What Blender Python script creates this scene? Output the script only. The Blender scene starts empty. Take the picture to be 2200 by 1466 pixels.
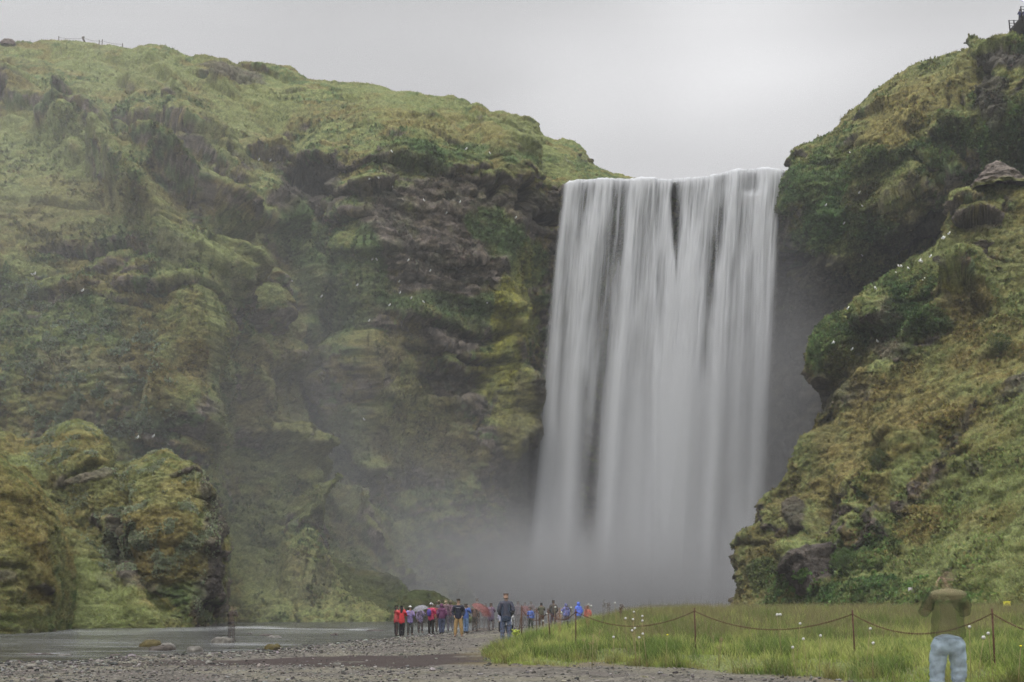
import bpy, math, random
import numpy as np
from mathutils import Vector
random.seed(7); rng = np.random.default_rng(11)
SC = bpy.context.scene
COL = SC.collection
RES = 1.0
F = 2139.0; CX = 1100.0; HY = 1300.0; CH = 1.5     # focal length in photo pixels, horizon, eye height

def W(px, py, Y):                                   # photo direction + distance -> point in the place
    return ((px-CX)/F*Y, Y, CH+(HY-py)/F*Y)
def proj(V):
    return CX+V[:, 0]/V[:, 1]*F, HY-(V[:, 2]-CH)/V[:, 1]*F

# ------------------------------------------------------------------ noise
_g = np.array([[1,1,0],[-1,1,0],[1,-1,0],[-1,-1,0],[1,0,1],[-1,0,1],[1,0,-1],[-1,0,-1],[0,1,1],[0,-1,1],[0,1,-1],[0,-1,-1],[1,1,0],[-1,1,0],[0,-1,1],[0,-1,-1]], dtype=np.float32)
_pr = np.random.default_rng(5).permutation(256).astype(np.int32); _T = np.concatenate([_pr, _pr])
_gx = np.ascontiguousarray(_g[:, 0][_T & 15]); _gy = np.ascontiguousarray(_g[:, 1][_T & 15]); _gz = np.ascontiguousarray(_g[:, 2][_T & 15])
def _noise_chunk(Q, r):
    I = np.floor(Q); f = (Q-I).astype(np.float32); I = I.astype(np.int32) & 255
    x, y, z = f[:, 0], f[:, 1], f[:, 2]
    ux, uy, uz = [t*t*t*(t*(t*6-15)+10) for t in (x, y, z)]
    i0 = I[:, 0]; j0 = I[:, 1]; k0 = I[:, 2]
    A = (_T[i0], _T[(i0+1) & 255]); zs = []
    ab = [[_T[A[a]+j0], _T[A[a]+((j0+1) & 255)]] for a in (0, 1)]
    k1 = (k0+1) & 255
    def gr(h, fx, fy, fz): return _gx[h]*fx+_gy[h]*fy+_gz[h]*fz
    ys = []
    for b in (0, 1):
        zz = []
        for c in (0, 1):
            kk = k1 if c else k0
            n0 = gr(_T[ab[0][b]+kk], x, y-b, z-c); n1 = gr(_T[ab[1][b]+kk], x-1, y-b, z-c)
            zz.append(n0+ux*(n1-n0))
        ys.append(zz)
    z0 = ys[0][0]+uy*(ys[1][0]-ys[0][0]); z1 = ys[0][1]+uy*(ys[1][1]-ys[0][1])
    r[:] = z0+uz*(z1-z0)
from concurrent.futures import ThreadPoolExecutor
_ex = ThreadPoolExecutor(4)
def noise(P, s=1.0, seed=0):
    P = np.asarray(P, dtype=np.float64); n = len(P); r = np.empty(n, dtype=np.float32); st = 16384
    off = np.array([seed*17.137, seed*5.731, seed*31.97]); sc = np.asarray(s, dtype=np.float64)*np.ones(3)
    def job(a): _noise_chunk(P[a:a+st]*sc+off, r[a:a+st])
    if n <= st: job(0)
    else: list(_ex.map(job, range(0, n, st)))
    return r
def fbm(P, s, o=4, seed=0, gain=.5):
    s = np.asarray(s, dtype=np.float64)*np.ones(3); r = 0; a = 1
    for k in range(o):
        r = r+a*noise(P, s*(2.03**k), seed+k*17); a *= gain
    return r
def ridged(P, s, o=3, seed=0, gain=.5):
    s = np.asarray(s, dtype=np.float64)*np.ones(3); r = 0; a = 1
    for k in range(o):
        r = r+a*(1-2.2*np.abs(noise(P, s*(2.03**k), seed+k*13))); a *= gain
    return r
def sstep(a, b, x):
    t = np.clip((x-a)/(b-a), 0, 1); return t*t*(3-2*t)
def mixc(A, B, w):
    return A*(1-w[:, None])+np.asarray(B)*w[:, None]

# ------------------------------------------------------------------ objects
def mesh_np(name, V, Fc, col=None, smooth=True, attr=None):
    V = np.asarray(V, dtype=np.float32); Fc = np.asarray(Fc, dtype=np.int32)
    me = bpy.data.meshes.new(name)
    me.vertices.add(len(V)); me.vertices.foreach_set('co', V.ravel())
    n, k = Fc.shape
    me.loops.add(n*k); me.loops.foreach_set('vertex_index', Fc.ravel())
    me.polygons.add(n); me.polygons.foreach_set('loop_start', np.arange(0, n*k, k, dtype=np.int32))
    me.polygons.foreach_set('loop_total', np.full(n, k, dtype=np.int32))
    me.polygons.foreach_set('use_smooth', np.full(n, smooth, dtype=bool))
    if col is not None:
        a = me.attributes.new('Col', 'FLOAT_COLOR', 'POINT')
        c = np.ones((len(V), 4), dtype=np.float32); c[:, :3] = np.clip(col, 0, 1); a.data.foreach_set('color', c.ravel())
    if attr is not None:
        for nm, d in attr.items():
            a = me.attributes.new(nm, 'FLOAT', 'POINT'); a.data.foreach_set('value', np.asarray(d, dtype=np.float32))
    me.update(calc_edges=True)
    return me
def link(name, me, mat, parent=None, **props):
    o = bpy.data.objects.new(name, me)
    COL.objects.link(o)
    if mat and me: me.materials.append(mat)
    if parent: o.parent = parent
    for k, v in props.items(): o[k] = v
    return o
def empty(name, loc, rz=0, **props):
    o = bpy.data.objects.new(name, None); COL.objects.link(o); o.location = loc; o.rotation_euler = (0, 0, rz)
    o.empty_display_size = .1
    for k, v in props.items(): o[k] = v
    return o
def gridfaces(nr, nc, off=0):
    i = np.arange(nr-1)[:, None]*nc+np.arange(nc-1)[None, :]
    return np.stack([i, i+1, i+nc+1, i+nc], -1).reshape(-1, 4)+off
def gnormals(V, nr, nc, flip=1):
    G = V.reshape(nr, nc, 3)
    du = np.gradient(G, axis=1); dv = np.gradient(G, axis=0)
    n = np.cross(du, dv).reshape(-1, 3)*flip
    return n/np.maximum(np.linalg.norm(n, axis=1, keepdims=True), 1e-9)

# ------------------------------------------------------------------ materials
def nodes(name):
    m = bpy.data.materials.new(name); m.use_nodes = True
    nt = m.node_tree; nt.nodes.clear()
    return m, nt, nt.nodes, nt.links
def mat_terrain(name, fine=6.0, bump=.25, dist=.12, rough=.95, spec=.15, var=.5):
    m, nt, N, L = nodes(name)
    out = N.new('ShaderNodeOutputMaterial'); b = N.new('ShaderNodeBsdfPrincipled')
    at = N.new('ShaderNodeAttribute'); at.attribute_name = 'Col'
    tc = N.new('ShaderNodeTexCoord')
    n1 = N.new('ShaderNodeTexNoise'); n1.inputs['Scale'].default_value = fine; n1.inputs['Detail'].default_value = 6; n1.inputs['Roughness'].default_value = .7
    L.new(tc.outputs['Object'], n1.inputs['Vector'])
    mr = N.new('ShaderNodeMapRange'); mr.inputs[1].default_value = .25; mr.inputs[2].default_value = .75
    mr.inputs[3].default_value = 1-var; mr.inputs[4].default_value = 1+var
    L.new(n1.outputs['Fac'], mr.inputs[0])
    vm = N.new('ShaderNodeVectorMath'); vm.operation = 'SCALE'
    L.new(at.outputs['Color'], vm.inputs[0]); L.new(mr.outputs[0], vm.inputs['Scale'])
    L.new(vm.outputs[0], b.inputs['Base Color'])
    b.inputs['Roughness'].default_value = rough; b.inputs['Specular IOR Level'].default_value = spec
    bp = N.new('ShaderNodeBump'); bp.inputs['Strength'].default_value = bump; bp.inputs['Distance'].default_value = dist
    L.new(n1.outputs['Fac'], bp.inputs['Height']); L.new(bp.outputs[0], b.inputs['Normal'])
    L.new(b.outputs[0], out.inputs[0])
    return m
def mat_blade(name, rough=.8, bend=.75):
    m, nt, N, L = nodes(name)
    out = N.new('ShaderNodeOutputMaterial'); b = N.new('ShaderNodeBsdfDiffuse'); t = N.new('ShaderNodeBsdfTranslucent'); mx = N.new('ShaderNodeMixShader')
    at = N.new('ShaderNodeAttribute'); at.attribute_name = 'Col'
    L.new(at.outputs['Color'], b.inputs[0]); L.new(at.outputs['Color'], t.inputs[0])
    mx.inputs[0].default_value = .35
    ge = N.new('ShaderNodeNewGeometry'); va = N.new('ShaderNodeVectorMath'); va.operation = 'MULTIPLY_ADD'
    va.inputs[1].default_value = (.8, .8, .8); va.inputs[2].default_value = (0, 0, bend); L.new(ge.outputs['Normal'], va.inputs[0])
    vn = N.new('ShaderNodeVectorMath'); vn.operation = 'NORMALIZE'; L.new(va.outputs[0], vn.inputs[0]); L.new(vn.outputs[0], b.inputs['Normal'])
    L.new(b.outputs[0], mx.inputs[1]); L.new(t.outputs[0], mx.inputs[2]); L.new(mx.outputs[0], out.inputs[0])
    return m
_mc = {}
def mat_plain(name, col, rough=.7, metal=0, alpha=1.0, nscale=20, var=.2, bump=.1):
    key = (name, tuple(col), alpha)
    if key in _mc: return _mc[key]
    m, nt, N, L = nodes(name)
    out = N.new('ShaderNodeOutputMaterial'); b = N.new('ShaderNodeBsdfPrincipled')
    tc = N.new('ShaderNodeTexCoord'); n1 = N.new('ShaderNodeTexNoise'); n1.inputs['Scale'].default_value = nscale; n1.inputs['Detail'].default_value = 5
    L.new(tc.outputs['Object'], n1.inputs['Vector'])
    cr = N.new('ShaderNodeValToRGB'); cr.color_ramp.elements[0].position = .3; cr.color_ramp.elements[1].position = .7
    cr.color_ramp.elements[0].color = [c*(1-var) for c in col]+[1]; cr.color_ramp.elements[1].color = [min(1, c*(1+var)) for c in col]+[1]
    L.new(n1.outputs['Fac'], cr.inputs[0]); L.new(cr.outputs[0], b.inputs['Base Color'])
    b.inputs['Roughness'].default_value = rough; b.inputs['Metallic'].default_value = metal; b.inputs['Specular IOR Level'].default_value = .3
    bp = N.new('ShaderNodeBump'); bp.inputs['Strength'].default_value = bump; bp.inputs['Distance'].default_value = .02
    L.new(n1.outputs['Fac'], bp.inputs['Height']); L.new(bp.outputs[0], b.inputs['Normal'])
    b.inputs['Alpha'].default_value = alpha
    L.new(b.outputs[0], out.inputs[0])
    _mc[key] = m
    return m

M_TERR = mat_terrain('turf_and_rock', 5.0, .9, .32, var=.6)
M_NEAR = mat_terrain('near_turf_and_rock', 9.0, .9, .16, var=.6)
M_BLADE = mat_blade('leaf_and_blade'); M_TUFT = mat_blade('slope_turf', bend=.45)

# ------------------------------------------------------------------ palette (albedo)
GRASS = np.array([.172, .195, .074]); OLIVE = np.array([.148, .152, .060]); LUSH = np.array([.078, .125, .048])
OCHRE = np.array([.190, .155, .058]); BMOSS = np.array([.135, .110, .042]); ROCK = np.array([.140, .117, .101])
DROCK = np.array([.062, .053, .046]); YMOSS = np.array([.20, .195, .038]); GREYG = np.array([.17, .20, .13]); PALE = np.array([.30, .33, .24])
PAL = dict(g=GRASS, o=OLIVE, l=LUSH, c=OCHRE, b=BMOSS, r=ROCK, d=DROCK, y=YMOSS, p=PALE, e=GREYG)

# ------------------------------------------------------------------ land masses
def catmull(P, n):
    """P (k, ..., 3) -> n samples along axis 0, Catmull-Rom with uniform knots"""
    k = P.shape[0]
    t = np.linspace(0, k-1, n); i = np.clip(np.floor(t).astype(int), 0, k-2); f = (t-i)
    E = np.concatenate([2*P[:1]-P[1:2], P, 2*P[-1:]-P[-2:-1]], 0)
    p0, p1, p2, p3 = E[i], E[i+1], E[i+2], E[i+3]
    f = f.reshape((-1,)+(1,)*(P.ndim-1))
    c = .5*((2*p1)+(-p0+p2)*f+(2*p0-5*p1+4*p2-p3)*f*f+(-p0+3*p1-3*p2+p3)*f**3)
    l = p1*(1-f)+p2*f
    return .6*c+.4*l
def blobw(px, py, B):
    """B=(cx,cy,rx,ry,ang)"""
    a = math.radians(B[4]); dx = px-B[0]; dy = py-B[1]
    u = (dx*math.cos(a)+dy*math.sin(a))/B[2]; v = (-dx*math.sin(a)+dy*math.cos(a))/B[3]
    return u, v
class Land: pass
def land(name, rows, nr, nc, feats=(), paints=(), amp=1.0, back=((6, .3), (40, -2)), seed=0, base='g', rockslope=(.25, .55), lump=1.0, cvar=.45,
         terr=1.0, lushy=.75, flute=1.0, wrap_left=None, wrap_right=None, coarse=1.0, mat=None, rockcol='r', tint=None, **props):
    nr = int(nr*RES); nc = int(nc*RES)
    R = [[W(*p) for p in r] for r in rows]
    P = np.array(R, dtype=float)                       # rows bottom->top
    if wrap_left: P = np.concatenate([P[:, :1]+np.array(wrap_left[1]), P[:, :1]+np.array(wrap_left[0]), P], 1)
    if wrap_right: P = np.concatenate([P, P[:, -1:]+np.array(wrap_right[0]), P[:, -1:]+np.array(wrap_right[1])], 1)
    for dy, dz in back:
        top = P[-1:].copy(); top[..., 1] += dy; top[..., 0] *= 1+dy/150.; top[..., 2] += dz
        P = np.concatenate([P, top], 0)
    bot = P[:1].copy(); bot[..., 2] = np.minimum(bot[..., 2], 0)-3; bot[..., 1] -= .5
    P = np.concatenate([bot, P], 0)
    G = catmull(P, nr); G = np.swapaxes(catmull(np.swapaxes(G, 0, 1), nc), 0, 1)
    V = np.ascontiguousarray(G.reshape(-1, 3))
    N = gnormals(V, nr, nc)
    if N[:, 1].mean() > 0: N = -N; fl = -1
    else: fl = 1
    px, py = proj(V)
    # large form
    wx = V+np.stack([fbm(V, .05, 2, seed+91), fbm(V, .05, 2, seed+92), fbm(V, .05, 2, seed+93)], 1)*6
    steep = np.clip(1-N[:, 2], 0, 1)
    d = coarse*1.8*fbm(wx, [.035, .035, .025], 3, seed+1)
    d += flute*steep*1.5*ridged(wx, [.13, .13, .035], 3, seed+2)*.6
    d += .55*fbm(wx, [.16, .16, .22], 3, seed+3)
    wpx = px+fbm(V, .09, 3, seed+70)*26; wpy = py+fbm(V, .09, 3, seed+71)*26
    brk = np.clip(1+1.3*fbm(V, .14, 2, seed+72), .25, 1.6)
    for f in feats:
        kind = f[0]
        if kind == 'r':                                # crest (or gully) along a line: gentle on the left of its direction, sharp on the right
            pl, h, wl, wr = f[1:5]; best = np.full(len(px), 1e9); sg = np.zeros(len(px)); tt = np.zeros(len(px)); ns = len(pl)-1
            for i in range(ns):
                (ax, ay), (bx, by) = pl[i], pl[i+1]; ex, ey = bx-ax, by-ay
                t0 = ((wpx-ax)*ex+(wpy-ay)*ey)/(ex*ex+ey*ey); t = np.clip(t0, 0, 1)
                qx, qy = wpx-ax-t*ex, wpy-ay-t*ey; dd = np.hypot(qx, qy); m_ = dd < best
                best = np.where(m_, dd, best); sg = np.where(m_, np.sign(ex*qy-ey*qx), sg); tt = np.where(m_, (i+t)/ns, tt)
            w = np.where(sg > 0, np.exp(-(best/wr)**1.5), np.exp(-(best/wl)**1.5))*(.35+.65*np.sin(np.clip(tt, .03, .97)*math.pi))
            d += 1.35*h*w*brk; continue
        u, v = blobw(wpx, wpy, f[1:6]); h = f[6]
        if kind == 'b':                                # bulge / hollow
            w = np.exp(-(u*u+v*v)**1.5*1.2); d += h*w
        elif kind == 'l':                              # ledge: swells downwards, drops sharply at its lower edge
            w = np.clip(1-u**2, 0, 1)**.5*sstep(-1, .75, v)*(1-sstep(.8, 1.05, v+.25*fbm(V, .35, 2, seed+8)))
            d += .6*h*w*brk
        elif kind == 'c':                              # cave: steep-sided hollow
            q = u*u+v*v+.5*fbm(V, .4, 2, seed+9)
            w = 1-sstep(.55, 1.15, q); d -= h*w
        elif kind == 's':                              # scarp: the surface left/above of a line stands out over the one beyond
            w = sstep(-1, 1, v)*np.exp(-u**4); d += h*w
    V1 = V+N*(d*amp)[:, None]
    N1 = gnormals(V1, nr, nc, fl)
    if N1[:, 1].mean() > 0: N1 = -N1
    # medium and fine relief depends on what grows there
    up = N1[:, 2]
    rn = fbm(V1, .11, 4, seed+20)
    rocky = sstep(rockslope[1], rockslope[0], up+rn*.5)
    vx, vy = proj(V1)
    pw = []
    for p in paints:
        u, v = blobw(vx, vy, p[1:6]); q = u*u+v*v+1.1*fbm(V1, .16, 4, seed+31+int(p[1])%7)
        w = (1-sstep(.5, 1.15, q))*p[6]; pw.append(w)
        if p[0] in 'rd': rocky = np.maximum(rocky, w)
        else: rocky = rocky*(1-w*.85)
    gp = np.zeros(len(V1))
    for p, w in zip(paints, pw):
        if p[0] == 'g': gp = np.maximum(gp, w)
    lump = lump*(1-.65*gp)
    z = V1[:, 2]+1.6*fbm(V1, .12, 3, seed+4)
    saw = (z*.85+.5*fbm(V1, .5, 2, seed+5)) % 1.0; saw = np.where(saw < .75, 1-saw/.75, (saw-.75)/.25)
    saw2 = (z*2.3+.9*fbm(V1, .8, 2, seed+6)) % 1.0
    grn = 1-rocky
    d2 = terr*grn*(.30*saw*sstep(-.3, .5, fbm(V1, .1, 2, seed+7)+.25)+.12*saw2)
    bumps = np.abs(noise(V1, [.5, .5, .8], seed+40)); d2 += lump*grn*(.75-2.2*bumps)*.17
    bumps = np.abs(noise(V1, [1.3, 1.3, 2.0], seed+41)); d2 += lump*grn*(.6-2.*bumps)*.15
    zz = V1[:, 2]*.62+1.1*fbm(V1, [.05, .05, .1], 3, seed+60)+.35*fbm(V1, [.3, .3, .3], 3, seed+61)
    fz = zz-np.floor(zz); lay = noise(np.stack([V1[:, 0]*.05, V1[:, 1]*.05, np.floor(zz)*3.7], 1), 1.0, seed+62)   # beds of rock: hard ones stand out, soft ones sink in
    shelf = (.5+1.6*lay)*sstep(0, .12, fz)*sstep(1, .86, fz)
    rp = np.zeros(len(V1))
    for p, w in zip(paints, pw):
        if p[0] in 'rd': rp = np.maximum(rp, w)
    hang = fbm(V1, [.8, .8, .10], 3, seed+64, .6)
    d2 += rocky*(1-rp)*.38*hang
    d2 += rocky*(.45*shelf*rp+.35*ridged(V1, [.25, .25, .35], 3, seed+42)+.34*fbm(V1, [.9, .9, 1.8], 4, seed+43, .6))
    d2 += .10*fbm(V1, 2.4, 3, seed+44, .7)
    V2 = V1+N1*(d2*amp)[:, None]
    # colour of what grows there
    n1 = fbm(V2, .07, 4, seed+50); n2 = fbm(V2, .3, 4, seed+51, .65); n3 = fbm(V2, 1.1, 3, seed+52, .7); n4 = fbm(V2, [2.6, 2.6, 4.5], 2, seed+57, .8)
    C = np.ones((len(V2), 3))*PAL[base]
    C = mixc(C, OLIVE, sstep(-.15, .25, n1+.5*n2))
    C = mixc(C, LUSH, sstep(.1, .4, n2-.6*n1)*lushy)
    C = mixc(C, OCHRE, sstep(.12, .45, fbm(V2, .19, 4, seed+53, .6))*.7)
    C = mixc(C, BMOSS, sstep(.1, .5, n3+.3*n2)*.55)
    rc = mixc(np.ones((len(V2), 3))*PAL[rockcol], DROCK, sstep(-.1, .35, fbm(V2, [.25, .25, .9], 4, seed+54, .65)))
    rpaint = np.zeros(len(V2))
    for p, w in zip(paints, pw):
        if p[0] in 'rd': rpaint = np.maximum(rpaint, w)
    rc = mixc(rc, BMOSS, (1-.75*rpaint)*sstep(.0, .35, fbm(V2, .5, 4, seed+55, .65))*.8)
    rc = mixc(rc, LUSH, (1-.8*rpaint)*sstep(.12, .4, fbm(V2, .35, 4, seed+56, .65))*.7)
    for p, w in zip(paints, pw):
        k = p[0]
        if k not in 'rd':
            w = w*np.clip(.9+.9*n2, 0, 1); C = mixc(C, PAL[k], w)
            rc = mixc(rc, PAL[k], w*.6)
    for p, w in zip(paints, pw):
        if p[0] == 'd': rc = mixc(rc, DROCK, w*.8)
    C = C*(1-rocky[:, None])+rc*rocky[:, None]
    C *= (1+(cvar*n3+.55*n4)*(1-.45*gp))[:, None]
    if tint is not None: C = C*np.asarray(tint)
    C = np.clip(C, .008, .6)
    o = link(name, mesh_np(name, V2, gridfaces(nr, nc), C), mat or M_TERR, **props)
    N2 = gnormals(V2, nr, nc, fl)
    if N2[:, 1].mean() > 0: N2 = -N2
    Ld = Land(); Ld.V = V2; Ld.N = N2; Ld.C = C; Ld.rocky = rocky; Ld.obj = o; Ld.px, Ld.py = proj(V2)
    Ld.lush = sstep(.05, .35, n2-.6*n1)*min(1, lushy/.75)
    for p, w in zip(paints, pw):
        if p[0] == 'l': Ld.lush = np.maximum(Ld.lush, w)
    dx = np.abs(np.gradient(Ld.px.reshape(nr, nc), axis=1)).ravel(); dy = np.abs(np.gradient(Ld.py.reshape(nr, nc), axis=0)).ravel()
    Ld.pa = np.clip(dx, .1, 20)*np.clip(dy, .1, 20)
    Ld.vis = (Ld.px > -60) & (Ld.px < 2440) & (Ld.py > 20) & (Ld.py < 1400)
    return Ld

def tufts(name, Ls, count, size, blades=3, flat=.0, weight=None, cvar=.35, gain=1.0, wid=.35, label=None, hang=.0):
    """many small blades/leaves growing from the surface, spread over its whole area: one mass nobody could count"""
    V = np.concatenate([l.V for l in Ls]); N = np.concatenate([l.N for l in Ls]); C = np.concatenate([l.C for l in Ls])
    w = np.concatenate([weight(l)*l.pa*l.vis for l in Ls]).astype(float); w = w*np.clip(.75+1.0*fbm(V, .5/size*.12, 3, 888, .6), .15, 1.3); w = np.clip(w, 0, None); w /= w.sum()
    idx = rng.choice(len(V), count, p=w)
    B = V[idx]+rng.normal(0, size*.4, (count, 3)); n = N[idx]; c = C[idx]
    B = np.repeat(B, blades, 0)+rng.normal(0, size*.25, (count*blades, 3)); n = np.repeat(n, blades, 0); c = np.repeat(c, blades, 0)
    m = len(B)
    up = np.array([0, 0, 1.0])
    d = n*(.75+flat)+up*(.55-hang)+rng.normal(0, .45, (m, 3)); d /= np.linalg.norm(d, axis=1, keepdims=True)
    s = np.cross(d, rng.normal(0, 1, (m, 3))); s /= np.linalg.norm(s, axis=1, keepdims=True)
    h = size*rng.uniform(.5, 1.4, m)[:, None]; wd = h*wid*rng.uniform(.6, 1.4, m)[:, None]
    p0 = B-s*wd*.5-n*size*.15; p1 = B+s*wd*.5-n*size*.15; p2 = B+d*h+s*wd*.35; p3 = B+d*h*.9-s*wd*.35
    VV = np.stack([p0, p1, p2, p3], 1).reshape(-1, 3)
    FF = np.arange(m*4).reshape(-1, 4)
    c = c*gain*rng.uniform(1-cvar, 1+cvar, (m, 1))*(1+rng.normal(0, .08, (m, 3)))
    CC = np.repeat(c, 4, 0)
    return link(name, mesh_np(name, VV, FF, CC, smooth=False), M_TUFT, kind='stuff', label=label or name)
# ================================================================== PEOPLE (built first: one skinned surface per body, clothes over it)
def skin_mesh(name, verts, edges, radii, sub=1, root=0):
    me = bpy.data.meshes.new(name); me.from_pydata(verts, edges, [])
    ob = bpy.data.objects.new(name+'_tmp', me); COL.objects.link(ob)
    md = ob.modifiers.new('Skin', 'SKIN'); md.use_smooth_shade = True; md.branch_smoothing = .6
    if not me.skin_vertices: me.attributes  # layer is made with the modifier
    for i, r in enumerate(radii):
        sv = me.skin_vertices[0].data[i]; sv.radius = r if isinstance(r, tuple) else (r, r); sv.use_root = (i == root)
    s = ob.modifiers.new('Sub', 'SUBSURF'); s.levels = sub; s.render_levels = sub
    dg = bpy.context.evaluated_depsgraph_get()
    out = bpy.data.meshes.new_from_object(ob.evaluated_get(dg)); out.name = name
    bpy.data.objects.remove(ob); bpy.data.meshes.remove(me)
    for p in out.polygons: p.use_smooth = True
    if name in ('trousers', 'jacket'):                     # folds in the cloth
        c = np.zeros(len(out.vertices)*3, dtype=np.float32); out.vertices.foreach_get('co', c); c = c.reshape(-1, 3)
        nn = np.zeros_like(c).ravel(); out.vertices.foreach_get('normal', nn); nn = nn.reshape(-1, 3)
        c = c+nn*(.016*ridged(c, [4, 4, 13], 2, 900))[:, None]; out.vertices.foreach_set('co', c.ravel().astype(np.float32)); out.update()
    return out
class Sk:
    def __init__(s): s.v = []; s.e = []; s.r = []
    def a(s, p, r, par=None):
        s.v.append(tuple(p)); s.r.append(r)
        if par is not None: s.e.append((par, len(s.v)-1))
        return len(s.v)-1
    def mesh(s, name, sub=1): return skin_mesh(name, s.v, s.e, s.r, sub)
def lerp(a, b, t): return tuple(a[i]*(1-t)+b[i]*t for i in range(3))
SKIN = (.42, .27, .20)
def person(px, Y, h, label, face=0, z=0.0, jacket=(.1, .1, .1), legs=(.05, .05, .06), hair=(.05, .035, .025), hairlen=0, cap=None, hood=False, alpha=1.0,
           arms=None, pose='stand', coat=.84, bag=None, stripe=None, shoes=(.05, .04, .035), stance=.10, group='visitors standing by the river below the fall', legalpha=None, fat=1.0):
    root = empty('person', ((px-CX)/F*Y, Y, z), math.radians(face), label=label, category='person')
    if group: root['group'] = group
    k = h/1.75
    if arms is None: arms = ('down', 'pockets', 'front', 'down', 'hold', 'camera')[int(px) % 6]
    crouch = pose == 'crouch'
    dz = -.47 if crouch else 0
    fw = -.02 if not crouch else -.12
    def T(p): return (p[0]*k, p[1]*k, p[2]*k)
    pel = (0, .12 if crouch else 0, .95+dz); wai = (0, fw*.5+(.08 if crouch else 0), 1.10+dz); che = (0, fw, 1.30+dz); uch = (0, fw, 1.42+dz); nec = (0, fw-.005, 1.51+dz); hd0 = (0, fw-.02, 1.58+dz); hd1 = (0, fw-.015, 1.66+dz); hd2 = (0, fw-.005, 1.735+dz)
    legs_j = []
    for sd in (-1, 1):
        if crouch: legs_j.append(((sd*.09, .10, .44), (sd*.16, -.30, .42), (sd*.12, -.02, .09), (sd*.14, -.16, .04)))
        else:
            hx = .085+.02*(fat > 1.1); ax = max(.07, .02+stance); legs_j.append(((sd*hx, 0, .90), (sd*(hx+ax+.02)/2, -.015, .50), (sd*ax, .015, .09), (sd*(ax+.02), -.13, .04)))
    def armj(sd):
        sh = (sd*.175, fw, 1.415+dz)
        if arms == 'pockets': return sh, (sd*.26, fw+.06, 1.15+dz), (sd*.19, fw-.08, .97+dz)
        if arms == 'front': return sh, (sd*.23, fw-.05, 1.16+dz), (sd*.10, fw-.27, 1.27+dz)
        if arms == 'camera': return sh, (sd*.24, fw-.12, 1.20+dz), (sd*.07, fw-.22, 1.53+dz)
        if arms == 'hold' and sd > 0: return sh, (sd*.24, fw-.10, 1.16+dz), (sd*.20, fw-.26, 1.33+dz)
        if arms == 'reach' and sd > 0: return sh, (sd*.40, fw-.10, 1.24+dz), (sd*.58, fw-.22, 1.12+dz)
        if crouch: return sh, (sd*.22, fw-.14, 1.17+dz), (sd*.12, fw-.34, 1.05+dz)
        return sh, (sd*.24, fw+.02, 1.14+dz), (sd*.235, fw-.05, .90+dz)
    # ---- the body: one continuous surface with head, neck, hands and fingers
    b = Sk()
    i0 = b.a(T(pel), .12*k); i1 = b.a(T(wai), .11*k, i0); i2 = b.a(T(che), .13*k, i1); i3 = b.a(T(uch), .10*k, i2); i4 = b.a(T(nec), .055*k, i3)
    i5 = b.a(T(hd0), (.068*k, .075*k), i4); i6 = b.a(T(hd1), (.078*k, .095*k), i5); b.a(T(hd2), .055*k, i6)
    b.a(T((0, hd0[1]-.115, hd0[2]+.045)), .013*k, i5)               # nose
    for sd in (-1, 1):
        b.a(T((sd*.086, hd1[1]+.01, hd1[2]-.03)), .014*k, i6)         # ear
        sh, el, wr = armj(sd)
        a0 = b.a(T(sh), .06*k, i3); a1 = b.a(T(el), .042*k, a0); a2 = b.a(T(wr), .028*k, a1)
        d = Vector(wr)-Vector(el); d.normalize()
        if arms in ('camera', 'front'): d = Vector((-sd*.3, -.3, .9)).normalized()
        pl = Vector(wr)+d*.06; a3 = b.a(T(pl), (.036*k, .018*k), a2)
        side = Vector((0, -1, 0)) if abs(d.y) < .7 else Vector((0, 0, 1))
        for q in range(4):
            o_ = side*(.024-.016*q); L_ = (.050, .058, .055, .042)[q]
            f0 = b.a(T(pl+d*.03+o_), .0085*k, a3); f1 = b.a(T(pl+d*(.03+L_*.6)+o_*1.1+Vector((-sd*.006, 0, 0))), .008*k, f0); b.a(T(pl+d*(.03+L_)+o_*1.1+Vector((-sd*.018, 0, 0))), .007*k, f1)
        t0 = b.a(T(pl+side*.034-d*.01), .010*k, a3); b.a(T(pl+side*.055+d*.025), .008*k, t0)
        hp, kn, an, to = legs_j[0 if sd < 0 else 1]
        l0 = b.a(T(hp), .075*k, i0); l1 = b.a(T(kn), .052*k, l0); l2 = b.a(T(an), .036*k, l1); b.a(T(to), .030*k, l2)
    link('body', b.mesh('body'), mat_plain('skin', SKIN, .6, alpha=alpha if alpha > .45 else alpha*.35, nscale=9), root)
    # ---- eyes and mouth
    for nm, cl, pts in (('eye', (.02, .015, .01), [(-.03, 0), (.03, 0)]), ('mouth', (.25, .10, .09), [(0, -.075)])):
        for (ex, ez) in pts:
            Vv, Ff = ball((ex*k, (hd1[1]-.087+.012*(ez < 0))*k, (hd1[2]-.005+ez)*k), (.011*k if nm == 'eye' else .024*k, .008*k, .006*k), 6, 8)
            link(nm, mesh_np(nm, Vv, Ff), mat_plain(nm, cl, .4, alpha=alpha), root)
    # ---- jacket, trousers, shoes, hair
    j = Sk(); hem = coat
    j0 = j.a(T((0, pel[1], hem+dz)), (.19*k*fat, .135*k*fat)); j1 = j.a(T(lerp((0, pel[1], hem+dz), wai, .5)), (.175*k*fat, .13*k*fat), j0)
    j2 = j.a(T(wai), (.165*k*fat, .13*k*fat), j1); j3 = j.a(T(che), (.18*k*fat, .14*k), j2); j4 = j.a(T(uch), (.13*k, .11*k), j3); j5 = j.a(T((nec[0], nec[1], nec[2]+.0)), .068*k, j4)
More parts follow.
